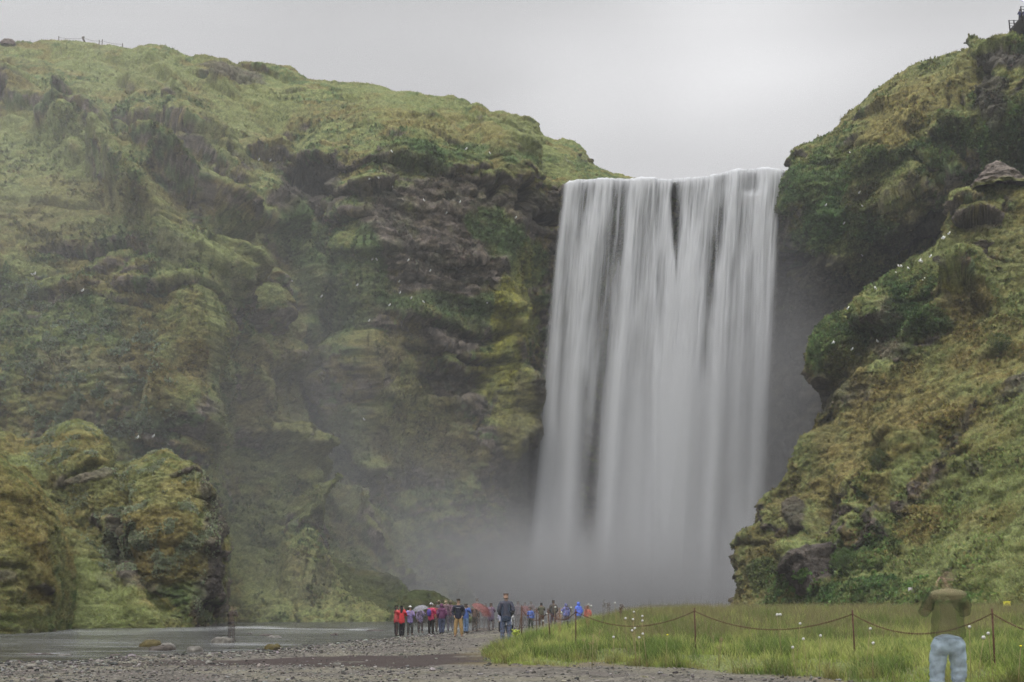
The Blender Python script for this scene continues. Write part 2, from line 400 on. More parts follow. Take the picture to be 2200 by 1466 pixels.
    if hood:
        j6 = j.a(T((hd0[0], hd0[1]+.02, hd0[2])), .098*k, j5); j7 = j.a(T((hd1[0], hd1[1]+.028, hd1[2]+.01)), .108*k, j6); j.a(T((0, hd2[1]+.035, hd2[2]+.01)), .062*k, j7)
    for sd in (-1, 1):
        sh, el, wr = armj(sd)
        s0 = j.a(T(sh), .080*k, j4); s1 = j.a(T(lerp(sh, el, .5)), .068*k, s0); s2 = j.a(T(el), .060*k, s1); s3 = j.a(T(lerp(el, wr, .55)), .054*k, s2); j.a(T(wr), .046*k, s3)
    link('jacket', j.mesh('jacket', 2), mat_plain('jacket', jacket, .75, alpha=alpha, nscale=14, var=.3, bump=.5), root)
    t = Sk(); t0 = t.a(T((pel[0], pel[1], pel[2]+.05)), (.165*k*fat, .12*k)); tb = t.a(T((pel[0], pel[1], pel[2]-.05)), (.165*k*fat, .12*k), t0)
    for hp, kn, an, to in legs_j:
        q0 = t.a(T((hp[0], hp[1], hp[2]-.12) if not crouch else hp), .098*k*fat, tb); q1 = t.a(T(lerp(hp, kn, .5)), .088*k, q0); q2 = t.a(T(kn), .078*k, q1); q3 = t.a(T(lerp(kn, an, .5)), .072*k, q2); t.a(T((an[0], an[1], an[2]+.0)), .058*k, q3)
    link('trousers', t.mesh('trousers', 2), mat_plain('trousers', legs, .85, alpha=alpha if legalpha is None else legalpha, nscale=12, var=.3, bump=.6), root)
    for hp, kn, an, to in legs_j:
        s = Sk(); a_ = s.a(T((an[0], an[1]+.03, .05)), .050*k); b_ = s.a(T(((an[0]+to[0])/2, (an[1]+to[1])/2, .045)), .050*k, a_); s.a(T((to[0], to[1]-.03, .035)), .040*k, b_)
        link('shoe', s.mesh('shoe'), mat_plain('shoe', shoes, .6, alpha=alpha), root)
    if not hood:
        s = Sk(); a_ = s.a(T((0, hd1[1]+.022, hd1[2]+.01)), (.088*k, .088*k)); s.a(T((0, hd2[1]+.012, hd2[2]+.012)), .060*k, a_)
        c_ = s.a(T((0, hd0[1]+.045, hd0[2]+.01)), .072*k, a_)
        if hairlen: e_ = s.a(T((0, nec[1]+.07, nec[2]-.02)), (.085*k, .05*k), c_); s.a(T((0, nec[1]+.10, nec[2]-.12*hairlen-.05)), (.075*k, .035*k), e_)
        link('hair', s.mesh('hair'), mat_plain('hair', hair, .7, alpha=alpha if alpha > .4 else alpha*.45), root)
    if cap:
        V1, F1 = ball((0, (hd1[1]+.012)*k, (hd1[2]+.035)*k), (.104*k, .118*k, .085*k), 8, 16, top=True)
        V2, F2 = ball((0, (hd1[1]-.11)*k, (hd1[2]+.038)*k), (.075*k, .075*k, .010*k), 6, 12)
        link('cap', mesh_np('cap', np.concatenate([V1, V2]), np.concatenate([F1, F2+len(V1)])), mat_plain('cap', cap, .8, alpha=alpha), root)
    if bag:
        V1, F1 = ball((0, .20*k, 1.22*k), (.15*k, .09*k, .22*k), 8, 14)
        link('backpack', mesh_np('backpack', V1, F1), mat_plain('backpack', bag, .8, alpha=alpha), root)
    if stripe:
        pts = [(-.10*k, (fw-.155)*k, 1.36*k), (.0, (fw-.165)*k, 1.355*k), (.11*k, (fw-.152)*k, 1.36*k)]
        link('chest_stripe', tube_mesh('chest_stripe', pts, .009*k, 6), mat_plain('stripe', stripe, .7), root)
    return root
def ball(c, r, nv=8, nu=12, top=False):
    V = []; 
    for i in range(nv+1):
        a = math.pi*i/nv*(.5 if top else 1)
        for j in range(nu):
            b = 2*math.pi*j/nu; V.append((c[0]+r[0]*math.sin(a)*math.cos(b), c[1]+r[1]*math.sin(a)*math.sin(b), c[2]+r[2]*math.cos(a)))
    F_ = [(i*nu+j, i*nu+(j+1) % nu, (i+1)*nu+(j+1) % nu, (i+1)*nu+j) for i in range(nv) for j in range(nu)]
    return np.array(V), np.array(F_)
def tube(pts, r, n=8, cap=True):
    P = [Vector(p) for p in pts]; V = []; m = len(P)
    rr = r if isinstance(r, (list, tuple)) else [r]*m
    for i, p in enumerate(P):
        t = (P[min(i+1, m-1)]-P[max(i-1, 0)]).normalized(); u = t.cross(Vector((0, 0, 1)) if abs(t.z) < .9 else Vector((1, 0, 0))).normalized(); v = t.cross(u)
        for j in range(n):
            a = 2*math.pi*j/n; q = p+(u*math.cos(a)+v*math.sin(a))*rr[i]; V.append(tuple(q))
    F_ = [(i*n+j, i*n+(j+1) % n, (i+1)*n+(j+1) % n, (i+1)*n+j) for i in range(m-1) for j in range(n)]
    if cap:
        V.append(tuple(P[0])); V.append(tuple(P[-1])); c0 = len(V)-2
        F_ += [(c0, (j+1) % n, j, c0) for j in range(n)]+[(c0+1, (m-1)*n+j, (m-1)*n+(j+1) % n, c0+1) for j in range(n)]
    return V, F_
def tube_mesh(name, pts, r, n=8):
    V, F_ = tube(pts, r, n); me = bpy.data.meshes.new(name)
    me.from_pydata(V, [], [tuple(dict.fromkeys(f)) for f in F_])
    for p in me.polygons: p.use_smooth = True
    return me
def multi_mesh(name, parts, smooth=True):
    V = []; Fs = []
    for v, f in parts:
        o = len(V); V += [tuple(q) for q in v]; Fs += [tuple(dict.fromkeys(int(i)+o for i in t)) for t in f]
    me = bpy.data.meshes.new(name); me.from_pydata(V, [], Fs)
    for p in me.polygons: p.use_smooth = smooth
    return me
def box(c, s, rz=0):
    V = []; cs, sn = math.cos(rz), math.sin(rz)
    for x in (-1, 1):
        for y in (-1, 1):
            for z in (-1, 1):
                a, b = x*s[0]/2, y*s[1]/2; V.append((c[0]+a*cs-b*sn, c[1]+a*sn+b*cs, c[2]+z*s[2]/2))
    return V, [(0, 1, 3, 2), (4, 6, 7, 5), (0, 4, 5, 1), (2, 3, 7, 6), (0, 2, 6, 4), (1, 5, 7, 3)]
RED = (.42, .030, .035); LIL = (.30, .24, .50); NAVY = (.018, .020, .035)
person(985, 46.8, 1.77, 'man in navy jacket and tan trousers facing the camera', jacket=NAVY, legs=(.30, .20, .09), hair=(.10, .08, .06), arms='pockets', coat=.80, stripe=(.3, .3, .32), shoes=(.10, .05, .03), stance=.13, z=.0)
person(863, 49.5, 1.55, 'person in bright red coat with black leggings at the left end of the crowd', face=170, jacket=RED, legs=(.015, .015, .018), hair=(.012, .010, .010), hairlen=1, coat=.72, z=-.1, stance=.02, alpha=.93)
person(851, 51.5, 1.56, 'dark haired person in faded red coat behind the brightest red coat', face=120, jacket=(.50, .06, .07), legs=(.02, .02, .025), hair=(.012, .010, .010), hairlen=1.6, coat=.72, z=-.1, alpha=.6, stance=.03)
person(881, 52, 1.52, 'person in lilac raincoat with a white cap', face=20, jacket=LIL, legs=(.05, .06, .06), cap=(.7, .7, .68), coat=.70, arms='front', z=-.08, alpha=.72)
person(903, 54.5, 1.46, 'faint person in lilac poncho under the pale umbrella', face=30, jacket=(.28, .24, .42), legs=(.06, .06, .07), coat=.66, z=-.05, alpha=.5, arms='hold')
person(926, 52, 1.62, 'person in magenta red coat with a white hat', face=150, jacket=(.48, .05, .12), legs=(.02, .022, .022), cap=(.72, .72, .74), coat=.74, z=-.03, alpha=.8, bag=(.08, .06, .25))
person(934, 56, 1.60, 'faint person in dark red jacket behind the white hat', face=190, jacket=(.30, .06, .04), legs=(.10, .09, .08), z=-.03, alpha=.5)
person(942, 57, 1.76, 'faint tall person with a beige hat left of the dark blue hood', face=180, jacket=(.13, .13, .17), legs=(.08, .09, .12), cap=(.42, .38, .26), z=0, alpha=.45)
person(949, 51.5, 1.60, 'person in maroon jacket with a dark blue hood and jeans', face=200, jacket=(.11, .035, .09), legs=(.06, .075, .13), hood=True, z=-.02, alpha=.85, fat=1.15, stance=.04)
person(958, 56.5, 1.80, 'faint person with pale hair behind the maroon jacket', face=180, jacket=(.15, .09, .14), legs=(.09, .11, .16), hair=(.38, .33, .22), z=0, alpha=.5)
person(968, 58, 1.74, 'faint person in purple coat left of the man in navy', face=180, jacket=(.17, .10, .17), legs=(.10, .11, .15), cap=(.40, .37, .26), z=0, alpha=.42)
person(1001, 53, 1.55, 'person in blue jacket and jeans partly hidden behind the man in navy', face=150, jacket=(.05, .11, .34), legs=(.12, .20, .34), z=0, alpha=.75, stance=.02)
person(1020, 56, 1.58, 'dim person sheltering under the maroon umbrella', face=160, jacket=(.10, .07, .06), legs=(.06, .07, .07), z=0, alpha=.5, arms='hold')
person(1025, 62, 1.92, 'faint grey figure behind the maroon umbrella', face=180, jacket=(.13, .14, .14), legs=(.10, .10, .10), z=0, alpha=.28)
person(1055, 57, 1.60, 'faint figure in purple coat right of the maroon umbrella', face=180, jacket=(.15, .11, .19), legs=(.12, .12, .13), z=0, alpha=.5, coat=.62, fat=1.2)
person(1044, 60, 1.58, 'faint figure in dusty red jacket left of the purple coat', face=180, jacket=(.28, .10, .10), legs=(.12, .12, .13), z=0, alpha=.3)
person(1087, 36.5, 1.80, 'tall bald man in dark blue jacket seen from behind', face=175, jacket=(.035, .050, .085), legs=(.09, .12, .20), hair=(.30, .19, .14), z=.11, alpha=.7, coat=.72, fat=1.12)
person(1076, 55, 1.10, 'small child in pale jacket and dark trousers beside the tall man', face=190, jacket=(.32, .33, .42), legs=(.015, .015, .018), hood=True, z=0, alpha=.92)
person(1094, 53, 1.66, 'crouching person in light grey jacket reaching to the right', face=178, jacket=(.45, .45, .47), legs=(.03, .03, .03), hair=(.03, .025, .02), pose='crouch', arms='reach', z=0)
person(1113, 62, 1.72, 'faint grey figure left of the paired rusty posts', face=180, jacket=(.16, .14, .17), legs=(.12, .12, .12), z=0, alpha=.3)
person(1128, 64, 1.66, 'faint figure in dusty pink between the left rusty posts', face=180, jacket=(.30, .13, .15), legs=(.12, .12, .12), z=0, alpha=.3)
person(1140, 61, 1.34, 'child in blue jacket behind the left chain', face=170, jacket=(.09, .15, .42), legs=(.05, .06, .05), hair=(.10, .07, .05), z=0, alpha=.85)
person(1141, 70, 1.74, 'faint dark haired figure behind the blue child', face=180, jacket=(.16, .13, .14), legs=(.10, .10, .10), z=0, alpha=.35)
person(1163, 68, 1.64, 'man in olive jacket with black hair behind the chain', face=180, jacket=(.085, .085, .055), legs=(.10, .07, .05), hair=(.015, .013, .012), z=0, alpha=.85, fat=1.15)
person(1189, 66, 1.80, 'dark figure behind the leaning rusty post', face=180, jacket=(.055, .06, .055), legs=(.07, .05, .08), z=0, alpha=.6)
person(1216, 64, 1.60, 'faint figure in pale blue raincoat left of the bright blue one', face=200, jacket=(.16, .20, .52), legs=(.1, .1, .15), hood=True, z=0, alpha=.5, fat=1.2)
person(1243, 60, 1.68, 'person in bright blue hooded raincoat beyond the meadow edge', face=215, jacket=(.10, .17, .62), legs=(.1, .1, .15), hood=True, z=0, alpha=.92, fat=1.2)
person(1263, 63, 1.42, 'child in pinkish red jacket right of the blue raincoat', face=190, jacket=(.55, .14, .12), legs=(.1, .1, .12), z=0, alpha=.75, fat=1.1)
person(497, 45, 1.62, 'barely visible dark figure at the water near the crag', face=160, jacket=(.02, .02, .025), legs=(.03, .03, .035), z=-.15, alpha=.30, group=None)
person(2037, 12.0, 1.79, 'see-through figure in olive green jacket and light blue jeans by the chain', face=172, jacket=(.030, .048, .014), legs=(.30, .38, .46), hair=(.08, .08, .05), z=.15, alpha=.30, legalpha=.62, coat=.90, arms='camera', fat=1.12, stance=.10, group=None)

def umbrella(px, Y, zt, R, label, col, tilt=(0, 0), alpha=1, cz=.9):
    root = empty('umbrella', ((px-CX)/F*Y, Y, zt-cz), 0, label=label, category='umbrella'); root.rotation_euler = (tilt[0], tilt[1], .3)
    n = 8; rings = 6; V = [(0, 0, cz)]; Fs = []
    for i in range(1, rings+1):
        t = i/rings
        for j in range(n*4):
            a = 2*math.pi*j/(n*4); sc = 1-.06*t*abs(math.sin(a*n/2))
            V.append((R*math.sin(t*1.25)/math.sin(1.25)*math.cos(a)*sc, R*math.sin(t*1.25)/math.sin(1.25)*math.sin(a)*sc, cz-R*.55*(1-math.cos(t*1.25))/(1-math.cos(1.25))))
    m = n*4
    Fs += [(0, 1+j, 1+(j+1) % m) for j in range(m)]
    Fs += [(1+i*m+j, 1+i*m+(j+1) % m, 1+(i+1)*m+(j+1) % m, 1+(i+1)*m+j) for i in range(rings-1) for j in range(m)]
    link('canopy', multi_mesh('canopy', [(V, Fs)]), mat_plain('canopy', col, .6, alpha=alpha), root)
    link('shaft', tube_mesh('shaft', [(0, 0, cz+.05), (0, 0, .05)], .008, 6), mat_plain('steel', (.3, .3, .3), .4, 1, alpha), root)
    link('handle', tube_mesh('handle', [(0, 0, .08), (0, 0, -.02), (.02, 0, -.06), (.05, 0, -.06), (.06, 0, -.03)], .014, 6), mat_plain('handle', (.03, .03, .03), .5, alpha=alpha), root)
g_ = [o for o in COL.objects if o.get('label', '').startswith('see-through')][0]
V1, F1 = ball((0, .0, 1.475), (.22, .14, .075), 8, 16); link('shoulder_band', mesh_np('shoulder_band', V1, F1), mat_plain('beige_band', (.34, .30, .17), .9, alpha=.3), g_)  # pale beige see-through ellipsoid laid across the shoulders
umbrella(909, 54, 1.50, .48, 'pale translucent umbrella above the lilac poncho', (.32, .32, .36), (0, -.25), .45)
umbrella(1022, 55, 1.62, .66, 'dark maroon umbrella tilted to the right behind the man in navy', (.16, .05, .045), (.25, .55), .62)

for dx_, h_, jk, lb, f_ in ((.55, 1.7, (.03, .035, .10), 'dark figure leaning on the left end of the viewing platform railing', 200), (1.15, 1.78, (.05, .04, .12), 'figure in dark blue standing farther in on the viewing platform', 150)):
    q_ = person(1100, 10, h_, lb, face=f_, jacket=jk, legs=(.02, .02, .03), group='people on the viewing platform'); q_.location.x = dx_
# ================================================================== LEFT HILL AND GORGE WALL
cols = {
 -420:[(1340,84),(1150,86),(950,89),(780,93),(600,100),(450,109),(330,120),(220,136),(115,158)],
 -150:[(1340,85),(1150,87),(950,90),(780,94),(600,100),(450,110),(330,121),(220,137),(100,159)],
 0:[(1335,88),(1150,89),(950,92),(780,95),(600,101),(450,111),(330,123),(220,138),(96,160)],
 150:[(1335,90),(1150,91),(950,93),(780,96),(620,101),(470,111),(330,124),(210,140),(91,163)],
 300:[(1335,92),(1150,93),(950,94.5),(780,97),(620,101),(480,110),(340,124),(210,142),(100,165)],
 410:[(1335,95),(1150,95),(960,96),(800,98),(640,101),(520,109),(360,125),(220,145),(120,166)],
 470:[(1335,97),(1150,103),(960,107),(800,109),(640,112),(520,116),(370,130),(230,147),(121,167)],
 560:[(1335,97),(1200,108),(1000,114),(830,117),(680,120),(500,123),(350,133),(240,148),(140,168)],
 650:[(1335,97),(1200,112),(1000,124),(830,129),(650,130),(480,133),(345,135),(250,150),(155,169)],
 740:[(1335,98),(1250,112),(1100,125),(900,129.5),(650,131),(470,132),(335,133.5),(260,150),(170,170)],
 800:[(1332,100),(1270,115),(1100,126),(900,126.5),(650,126.5),(450,127),(325,131),(260,150),(177,170)],
 900:[(1328,110),(1260,125),(1050,129),(850,130),(650,129.5),(450,129),(320,134),(260,152),(203,170)],
 1000:[(1325,125),(1200,131),(1050,132),(850,132.5),(650,132.5),(450,132),(335,136),(280,153),(226,170)],
 1090:[(1323,140),(1200,139),(1050,138.5),(850,138),(650,137.5),(450,136.5),(352,139),(300,154),(247,170)],
 1150:[(1323,148),(1200,147.5),(1050,147),(850,146.5),(650,145),(480,142.5),(400,143.5),(350,152),(303,166)],
 1235:[(1323,148),(1200,148),(1050,148),(850,148),(650,148),(490,147),(402,145.5),(378,150),(343,162)],
 1310:[(1323,151),(1200,151),(1050,151),(850,151),(650,151),(500,150),(408,147),(396,151),(386,158)],
 1720:[(1323,150),(1200,151),(1050,151),(850,151),(650,151),(500,149),(440,147),(412,150),(406,156)],
 1560:[(1323,151),(1200,152),(1050,152),(850,152),(650,152),(500,150),(440,147),(412,150),(406,156)],
 1420:[(1323,150),(1200,150.5),(1050,151),(850,151),(650,151),(500,149),(440,147),(410,150),(402,156)]}
rows = [[(x, cols[x][r][0]+(0, 0, 0, 0, 0, 0, 4, 9, 14)[r]*(1 if x < 900 else .5 if x < 1250 else 0), cols[x][r][1]) for x in sorted(cols)] for r in range(9)]
featL = [
 ('r',[(40,262),(150,330),(227,386),(270,450),(340,557),(400,610),(440,640)],3.6,90,20),
 ('r',[(300,420),(350,470),(425,550),(480,635),(545,740),(560,800)],3.2,60,16),
 ('r',[(400,335),(480,385),(540,440),(580,530),(600,640),(610,760)],3.6,50,16),
 ('r',[(330,150),(355,190),(375,260),(440,330)],1.6,40,14),
 ('r',[(160,250),(250,300),(330,360),(380,420)],-2.2,26,26),
 ('r',[(440,600),(470,700),(480,800),(500,950),(560,1060),(600,1180),(640,1300)],3.0,50,16),
 ('r',[(545,960),(600,1090),(655,1260)],2.5,36,12),('r',[(610,1000),(740,1130),(860,1250)],2.2,40,14),
 ('r',[(665,620),(690,800),(700,1000)],2.5,30,12),('r',[(755,430),(760,650),(770,900),(790,1080)],3.0,40,9),
 ('r',[(590,540),(640,640),(650,800),(640,950)],1.8,30,12),
 ('r',[(830,560),(900,700),(960,860)],1.0,40,12),('r',[(1040,640),(1075,760),(1080,900),(1055,1000)],1.4,26,9),
 ('r',[(980,230),(1060,330),(1130,370),(1180,400)],1.6,30,14),('r',[(1090,250),(1170,310),(1250,360)],1.2,26,14),
 ('r',[(520,230),(600,290),(700,330)],-1.6,30,20),

 # spur ridge falling from the crest to the buttress at 440,600
 ('l',330,190,60,55,60,2.5),('l',250,320,130,40,25,3.0),('l',90,230,150,35,20,3.2),
 ('l',470,150,60,22,15,1.5),('l',590,150,70,18,12,3),('b',482,182,24,16,0,1.6),('l',485,190,26,14,0,1.6),
 ('l',400,300,50,36,25,2.6),('l',300,270,90,30,10,2.5),
 ('l',220,520,190,60,8,2.0),('l',120,420,120,40,12,1.5),
 ('b',440,400,40,24,20,1.2),('l',540,470,45,40,20,4.5),('l',500,390,45,22,30,2.5),('l',480,430,40,25,20,1.2),
 ('l',580,330,50,26,20,3.5),('l',500,350,30,20,25,2.5),
 ('b',300,600,120,30,0,1.8),('l',390,800,50,170,0,3.2),('l',330,620,90,40,5,2.5),('l',170,640,160,30,5,2),('l',60,600,60,25,5,2),
 ('b',230,760,120,140,0,1.2),('b',410,700,40,110,0,1.5),('l',560,760,40,60,10,1.2),('l',520,680,45,70,20,1.2),
 ('l',680,345,90,22,-4,4.5),('c',680,415,55,32,8,6),('c',640,395,40,25,0,4),('l',740,460,50,40,-30,2.5),
 ('l',790,390,40,36,-20,3.5),('l',900,345,150,24,6,3.0),('l',1060,380,90,26,12,3.0),('l',1140,380,40,26,20,2),
 ('c',1015,408,13,20,0,5),('c',950,414,14,14,0,3),('c',1058,418,17,26,0,4),('c',1113,438,13,28,0,6),('c',1165,475,32,26,0,6),('c',1080,455,10,8,0,3),
 ('l',880,520,120,40,2,1.3),('l',950,565,80,12,2,2.2),('l',1010,640,80,22,12,1.2),('l',920,680,120,20,6,2.0),
 ('c',980,720,80,22,3,2.0),('c',1010,780,60,16,2,1.5),('c',960,830,75,40,0,2.5),('l',960,745,110,22,4,1.5),
 ('b',1070,800,35,150,0,1.6),('l',1095,640,40,70,0,1.8),('b',1060,960,70,60,0,2),('l',840,800,60,80,20,1.5),
 ('s',755,700,14,300,0,0.1),('b',700,600,45,200,3,1.8),('c',733,800,10,130,2,3.0),('b',640,640,40,200,0,1.2),
 ('l',800,960,140,60,0,1.5),('c',1120,1050,60,80,0,2.5),
 ('l',960,290,120,14,14,1.2),('l',700,210,80,10,6,1.0),('b',860,280,120,26,10,1.6),('b',640,300,60,26,-10,-2.0),
 ('l',1010,290,70,16,30,1.5),('l',1110,300,60,16,40,1.5),
 ('b',560,1100,60,120,-15,2.5),('b',650,1180,70,60,-20,1.5),('l',580,900,45,80,5,2.0),
]
paintL = [
 ('g',540,1150,90,190,-10,.6),('o',700,1260,160,80,0,.6),('g',640,1060,90,80,0,.6),('o',620,930,60,80,0,.6),('g',470,860,40,160,0,.5),
 ('g',130,450,190,60,10,.6),('g',380,520,120,70,25,.6),
 ('g',90,330,170,110,20,.8),('g',260,150,160,50,5,.8),('g',560,230,110,60,10,.8),('g',880,230,160,40,12,.7),('g',1150,320,130,40,35,.9),
 ('g',500,560,90,120,20,.6),('g',480,300,60,40,30,.7),
 ('r',950,530,190,130,3,1.0),('r',1010,440,200,50,8,.9),('r',980,730,80,26,3,1.0),('r',960,850,90,60,0,.9),('r',820,440,60,40,0,.6),
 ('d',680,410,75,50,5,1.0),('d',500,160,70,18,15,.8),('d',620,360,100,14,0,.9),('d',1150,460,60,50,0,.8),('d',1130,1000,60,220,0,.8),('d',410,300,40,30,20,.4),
 ('l',780,600,50,110,0,.7),('l',1060,500,60,50,30,.9),('l',1120,560,70,60,0,.8),('l',640,500,60,90,0,.8),('l',700,640,60,150,0,.7),
 ('l',880,655,150,26,4,.8),('l',1060,665,60,24,10,.8),('l',740,940,60,60,0,.5),('l',980,325,180,22,6,.8),('l',880,350,90,30,0,.5),
 ('l',1000,690,60,18,0,.6),('l',130,700,140,70,0,.6),('l',40,640,60,40,0,.6),
 ('y',1090,740,36,130,0,1.0),('y',1050,820,26,70,0,.8),('y',1130,640,50,110,0,.7),('y',1110,880,50,110,0,.6),('y',880,860,60,80,30,.5),
 ('b',330,800,140,120,0,.8),('b',120,860,170,90,0,.6),('b',600,830,70,120,0,.5),('b',850,760,70,60,0,.5),('b',900,960,150,90,0,.7),
 ('c',420,720,40,110,0,.7),('c',230,430,190,45,10,.5),('c',950,270,150,30,10,.6),('b',60,500,130,60,0,.7),
 ('g',560,1180,60,130,0,.5),('o',700,1000,110,120,0,.5),('r',640,1250,80,50,0,.4),
 ('p',180,790,120,40,0,.25),('p',150,920,60,14,0,.2),
]
HILL = land('cliff', rows, 720, 1000, featL, paintL, seed=3, back=((14, .5), (90, -4)), base='g', rockslope=(.06, .34), lump=.8, coarse=.8, cvar=.35, flute=.8, kind='structure')

# ================================================================== RIGHT GORGE WALL
cols = {
 1630:[(1320,150),(1000,150),(800,150),(650,149),(540,147),(470,146),(430,146),(410,146),(396,150)],
 1672:[(1320,150),(1000,150),(800,150),(650,149),(550,147.5),(480,146),(430,145),(395,145),(368,148)],
 1692:[(1320,147),(1000,148),(800,148),(650,146),(540,143),(460,141.5),(400,141),(360,142.5),(338,147)],
 1730:[(1320,144),(1000,145),(800,145),(650,143),(540,138),(460,136.5),(400,137.5),(345,142),(305,148)],
 1790:[(1320,143),(1000,145),(800,145),(650,142),(550,136),(470,134),(390,136),(325,142),(275,149)],
 1870:[(1320,142),(1000,144),(800,144),(640,140),(545,134.5),(460,131),(375,132.5),(290,139),(210,150)],
 1940:[(1320,140),(1000,142),(800,142),(650,139),(540,134),(430,129),(335,131),(250,138),(160,149)],
 2020:[(1320,137),(1000,139),(800,139),(640,136),(520,131),(390,126),(300,129),(210,137),(122,149)],
 2100:[(1320,132),(1000,134),(800,134),(600,131),(450,127),(345,123),(240,125),(165,131),(97,143)],
 2150:[(1320,129),(1000,131),(800,131),(600,128),(420,123),(290,119.5),(190,120),(125,126),(86,138)],
 2210:[(1320,126),(1000,128),(800,128),(600,125),(400,120),(250,116),(160,117),(112,123),(74,134)],
 2400:[(1320,116),(1000,118),(800,118),(600,115),(380,110),(210,106),(120,108),(80,114),(35,125)]}
rows = [[(x+(34 if 1660 < x < 1740 else 20 if 1700 < x < 1800 else 0), cols[x][r][0], cols[x][r][1]) for x in sorted(cols)] for r in range(9)]
featR = [
 ('r',[(2100,130),(2090,200),(2085,280),(2060,350)],2.0,40,8),('r',[(1990,250),(1900,340),(1850,400)],1.6,30,16),('r',[(2080,200),(1980,300),(1890,380)],1.2,24,14),('r',[(1960,400),(1900,460),(1880,540)],1.8,30,12),
 ('l',1770,500,100,60,20,3.5),('l',1930,430,70,60,-45,3.0),('l',1930,350,110,26,5,3.0),('c',1970,530,90,26,-30,4.0),('c',1720,560,60,26,0,3.0),
 ('l',2160,118,60,12,4,2.0),('c',2165,146,55,13,0,3.0),('c',2125,200,20,60,0,2.0),('l',2050,170,50,30,-40,1.5),
 ('b',1730,420,40,40,0,1.5),('l',1760,340,70,24,10,1.6),('l',1850,300,60,20,-20,1.4),('l',1980,260,70,22,-35,1.6),('l',1890,230,60,14,-30,1.2),
 ('l',2040,300,60,26,-30,2.0),('c',2080,330,30,30,0,2.0),('l',1830,440,60,20,0,1.5),('c',1960,480,60,18,-30,3),
 ('l',1860,560,100,20,0,2.0),('c',1880,600,120,24,10,2.5),('b',2190,300,50,90,0,1.5),('l',1700,430,40,20,0,2)]
paintR = [
 ('c',1980,220,150,60,-30,.8),('c',1860,320,90,40,-35,.6),('b',1900,430,90,90,0,.5),('o',2060,130,90,30,-20,.6),('g',2150,92,60,12,-10,.9),
 ('l',1750,430,90,90,0,.9),('g',1780,380,80,30,-10,.5),('l',1800,350,110,40,-10,.7),('l',1800,500,110,50,0,.8),('l',2010,320,100,60,-35,.8),('g',1930,355,100,26,-20,.7),
 ('l',2170,300,60,90,0,.9),('l',1880,510,80,40,0,.5),('l',2130,400,60,40,0,.8),
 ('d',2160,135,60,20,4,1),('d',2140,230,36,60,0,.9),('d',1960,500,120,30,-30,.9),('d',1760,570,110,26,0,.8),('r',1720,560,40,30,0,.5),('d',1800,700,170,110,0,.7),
 ('d',1700,800,100,260,0,.9),('b',1900,600,120,50,0,.7),('l',1890,570,70,24,0,.5),('c',1830,540,60,24,0,.4)]
RWALL = land('cliff', rows, 520, 420, featR, paintR, seed=41, back=((10, 1), (60, 3)), base='o', rockslope=(.05, .32), coarse=.55, lump=.8, kind='structure', rockcol='r', tint=(1.0,1.05,1.0),
             wrap_left=((1, 6, 0), (2, 30, 0)))

# ================================================================== RIGHT NEAR HILLSIDE
rowsN = [
 [(1545,1328,100),(1620,1330,88),(1720,1332,76),(1830,1335,67),(1950,1345,58),(2070,1350,52),(2200,1360,46),(2360,1375,41)],
 [(1567,1240,101),(1640,1250,92),(1730,1250,83),(1840,1245,74),(1950,1230,68),(2070,1205,62),(2200,1170,56),(2360,1110,51)],
 [(1600,1165,102),(1670,1165,95),(1760,1160,87),(1860,1145,81),(1960,1125,75),(2070,1095,70),(2200,1050,64),(2360,980,60)],
 [(1645,1105,103),(1710,1085,97),(1790,1065,91),(1880,1040,86),(1980,1010,81),(2080,975,77),(2200,920,72),(2360,850,68)],
 [(1700,1010,104),(1760,985,100),(1840,955,95),(1930,925,91),(2010,895,87),(2100,860,84),(2200,815,80),(2360,750,76)],
 [(1790,895,105.5),(1840,855,102),(1910,815,98),(1990,785,95),(2060,765,92),(2130,745,90),(2220,710,88),(2360,650,85)],
 [(1755,775,107),(1842,745,104),(1920,705,101),(2000,670,98.5),(2070,640,97),(2140,620,96),(2220,600,94),(2360,550,92)],
 [(1768,695,108),(1850,655,106),(1930,610,103),(2010,570,101),(2070,525,101),(2140,485,100),(2220,475,98),(2360,460,95)],
 [(1805,660,109),(1868,602,108),(1948,547,106),(2030,507,104),(2052,425,104),(2125,392,103),(2195,402,101),(2360,395,98)]]
rowsN = [q+[(2760, q[-1][1]-(-15, 60, 95, 110, 115, 110, 95, 60, 20)[r], q[-1][2]-(9, 6, 5, 4, 4, 4, 4, 4, 4)[r])] for r, q in enumerate(rowsN)]
rows = [[(p[0]+(48, 30, 14, 0, 0, 0, 0, 0, 0)[i]*(1 if r < 7 else .6), p[1]+(10 if r == 8 else 0), p[2]) for i, p in enumerate(q)] for r, q in enumerate(rowsN)]
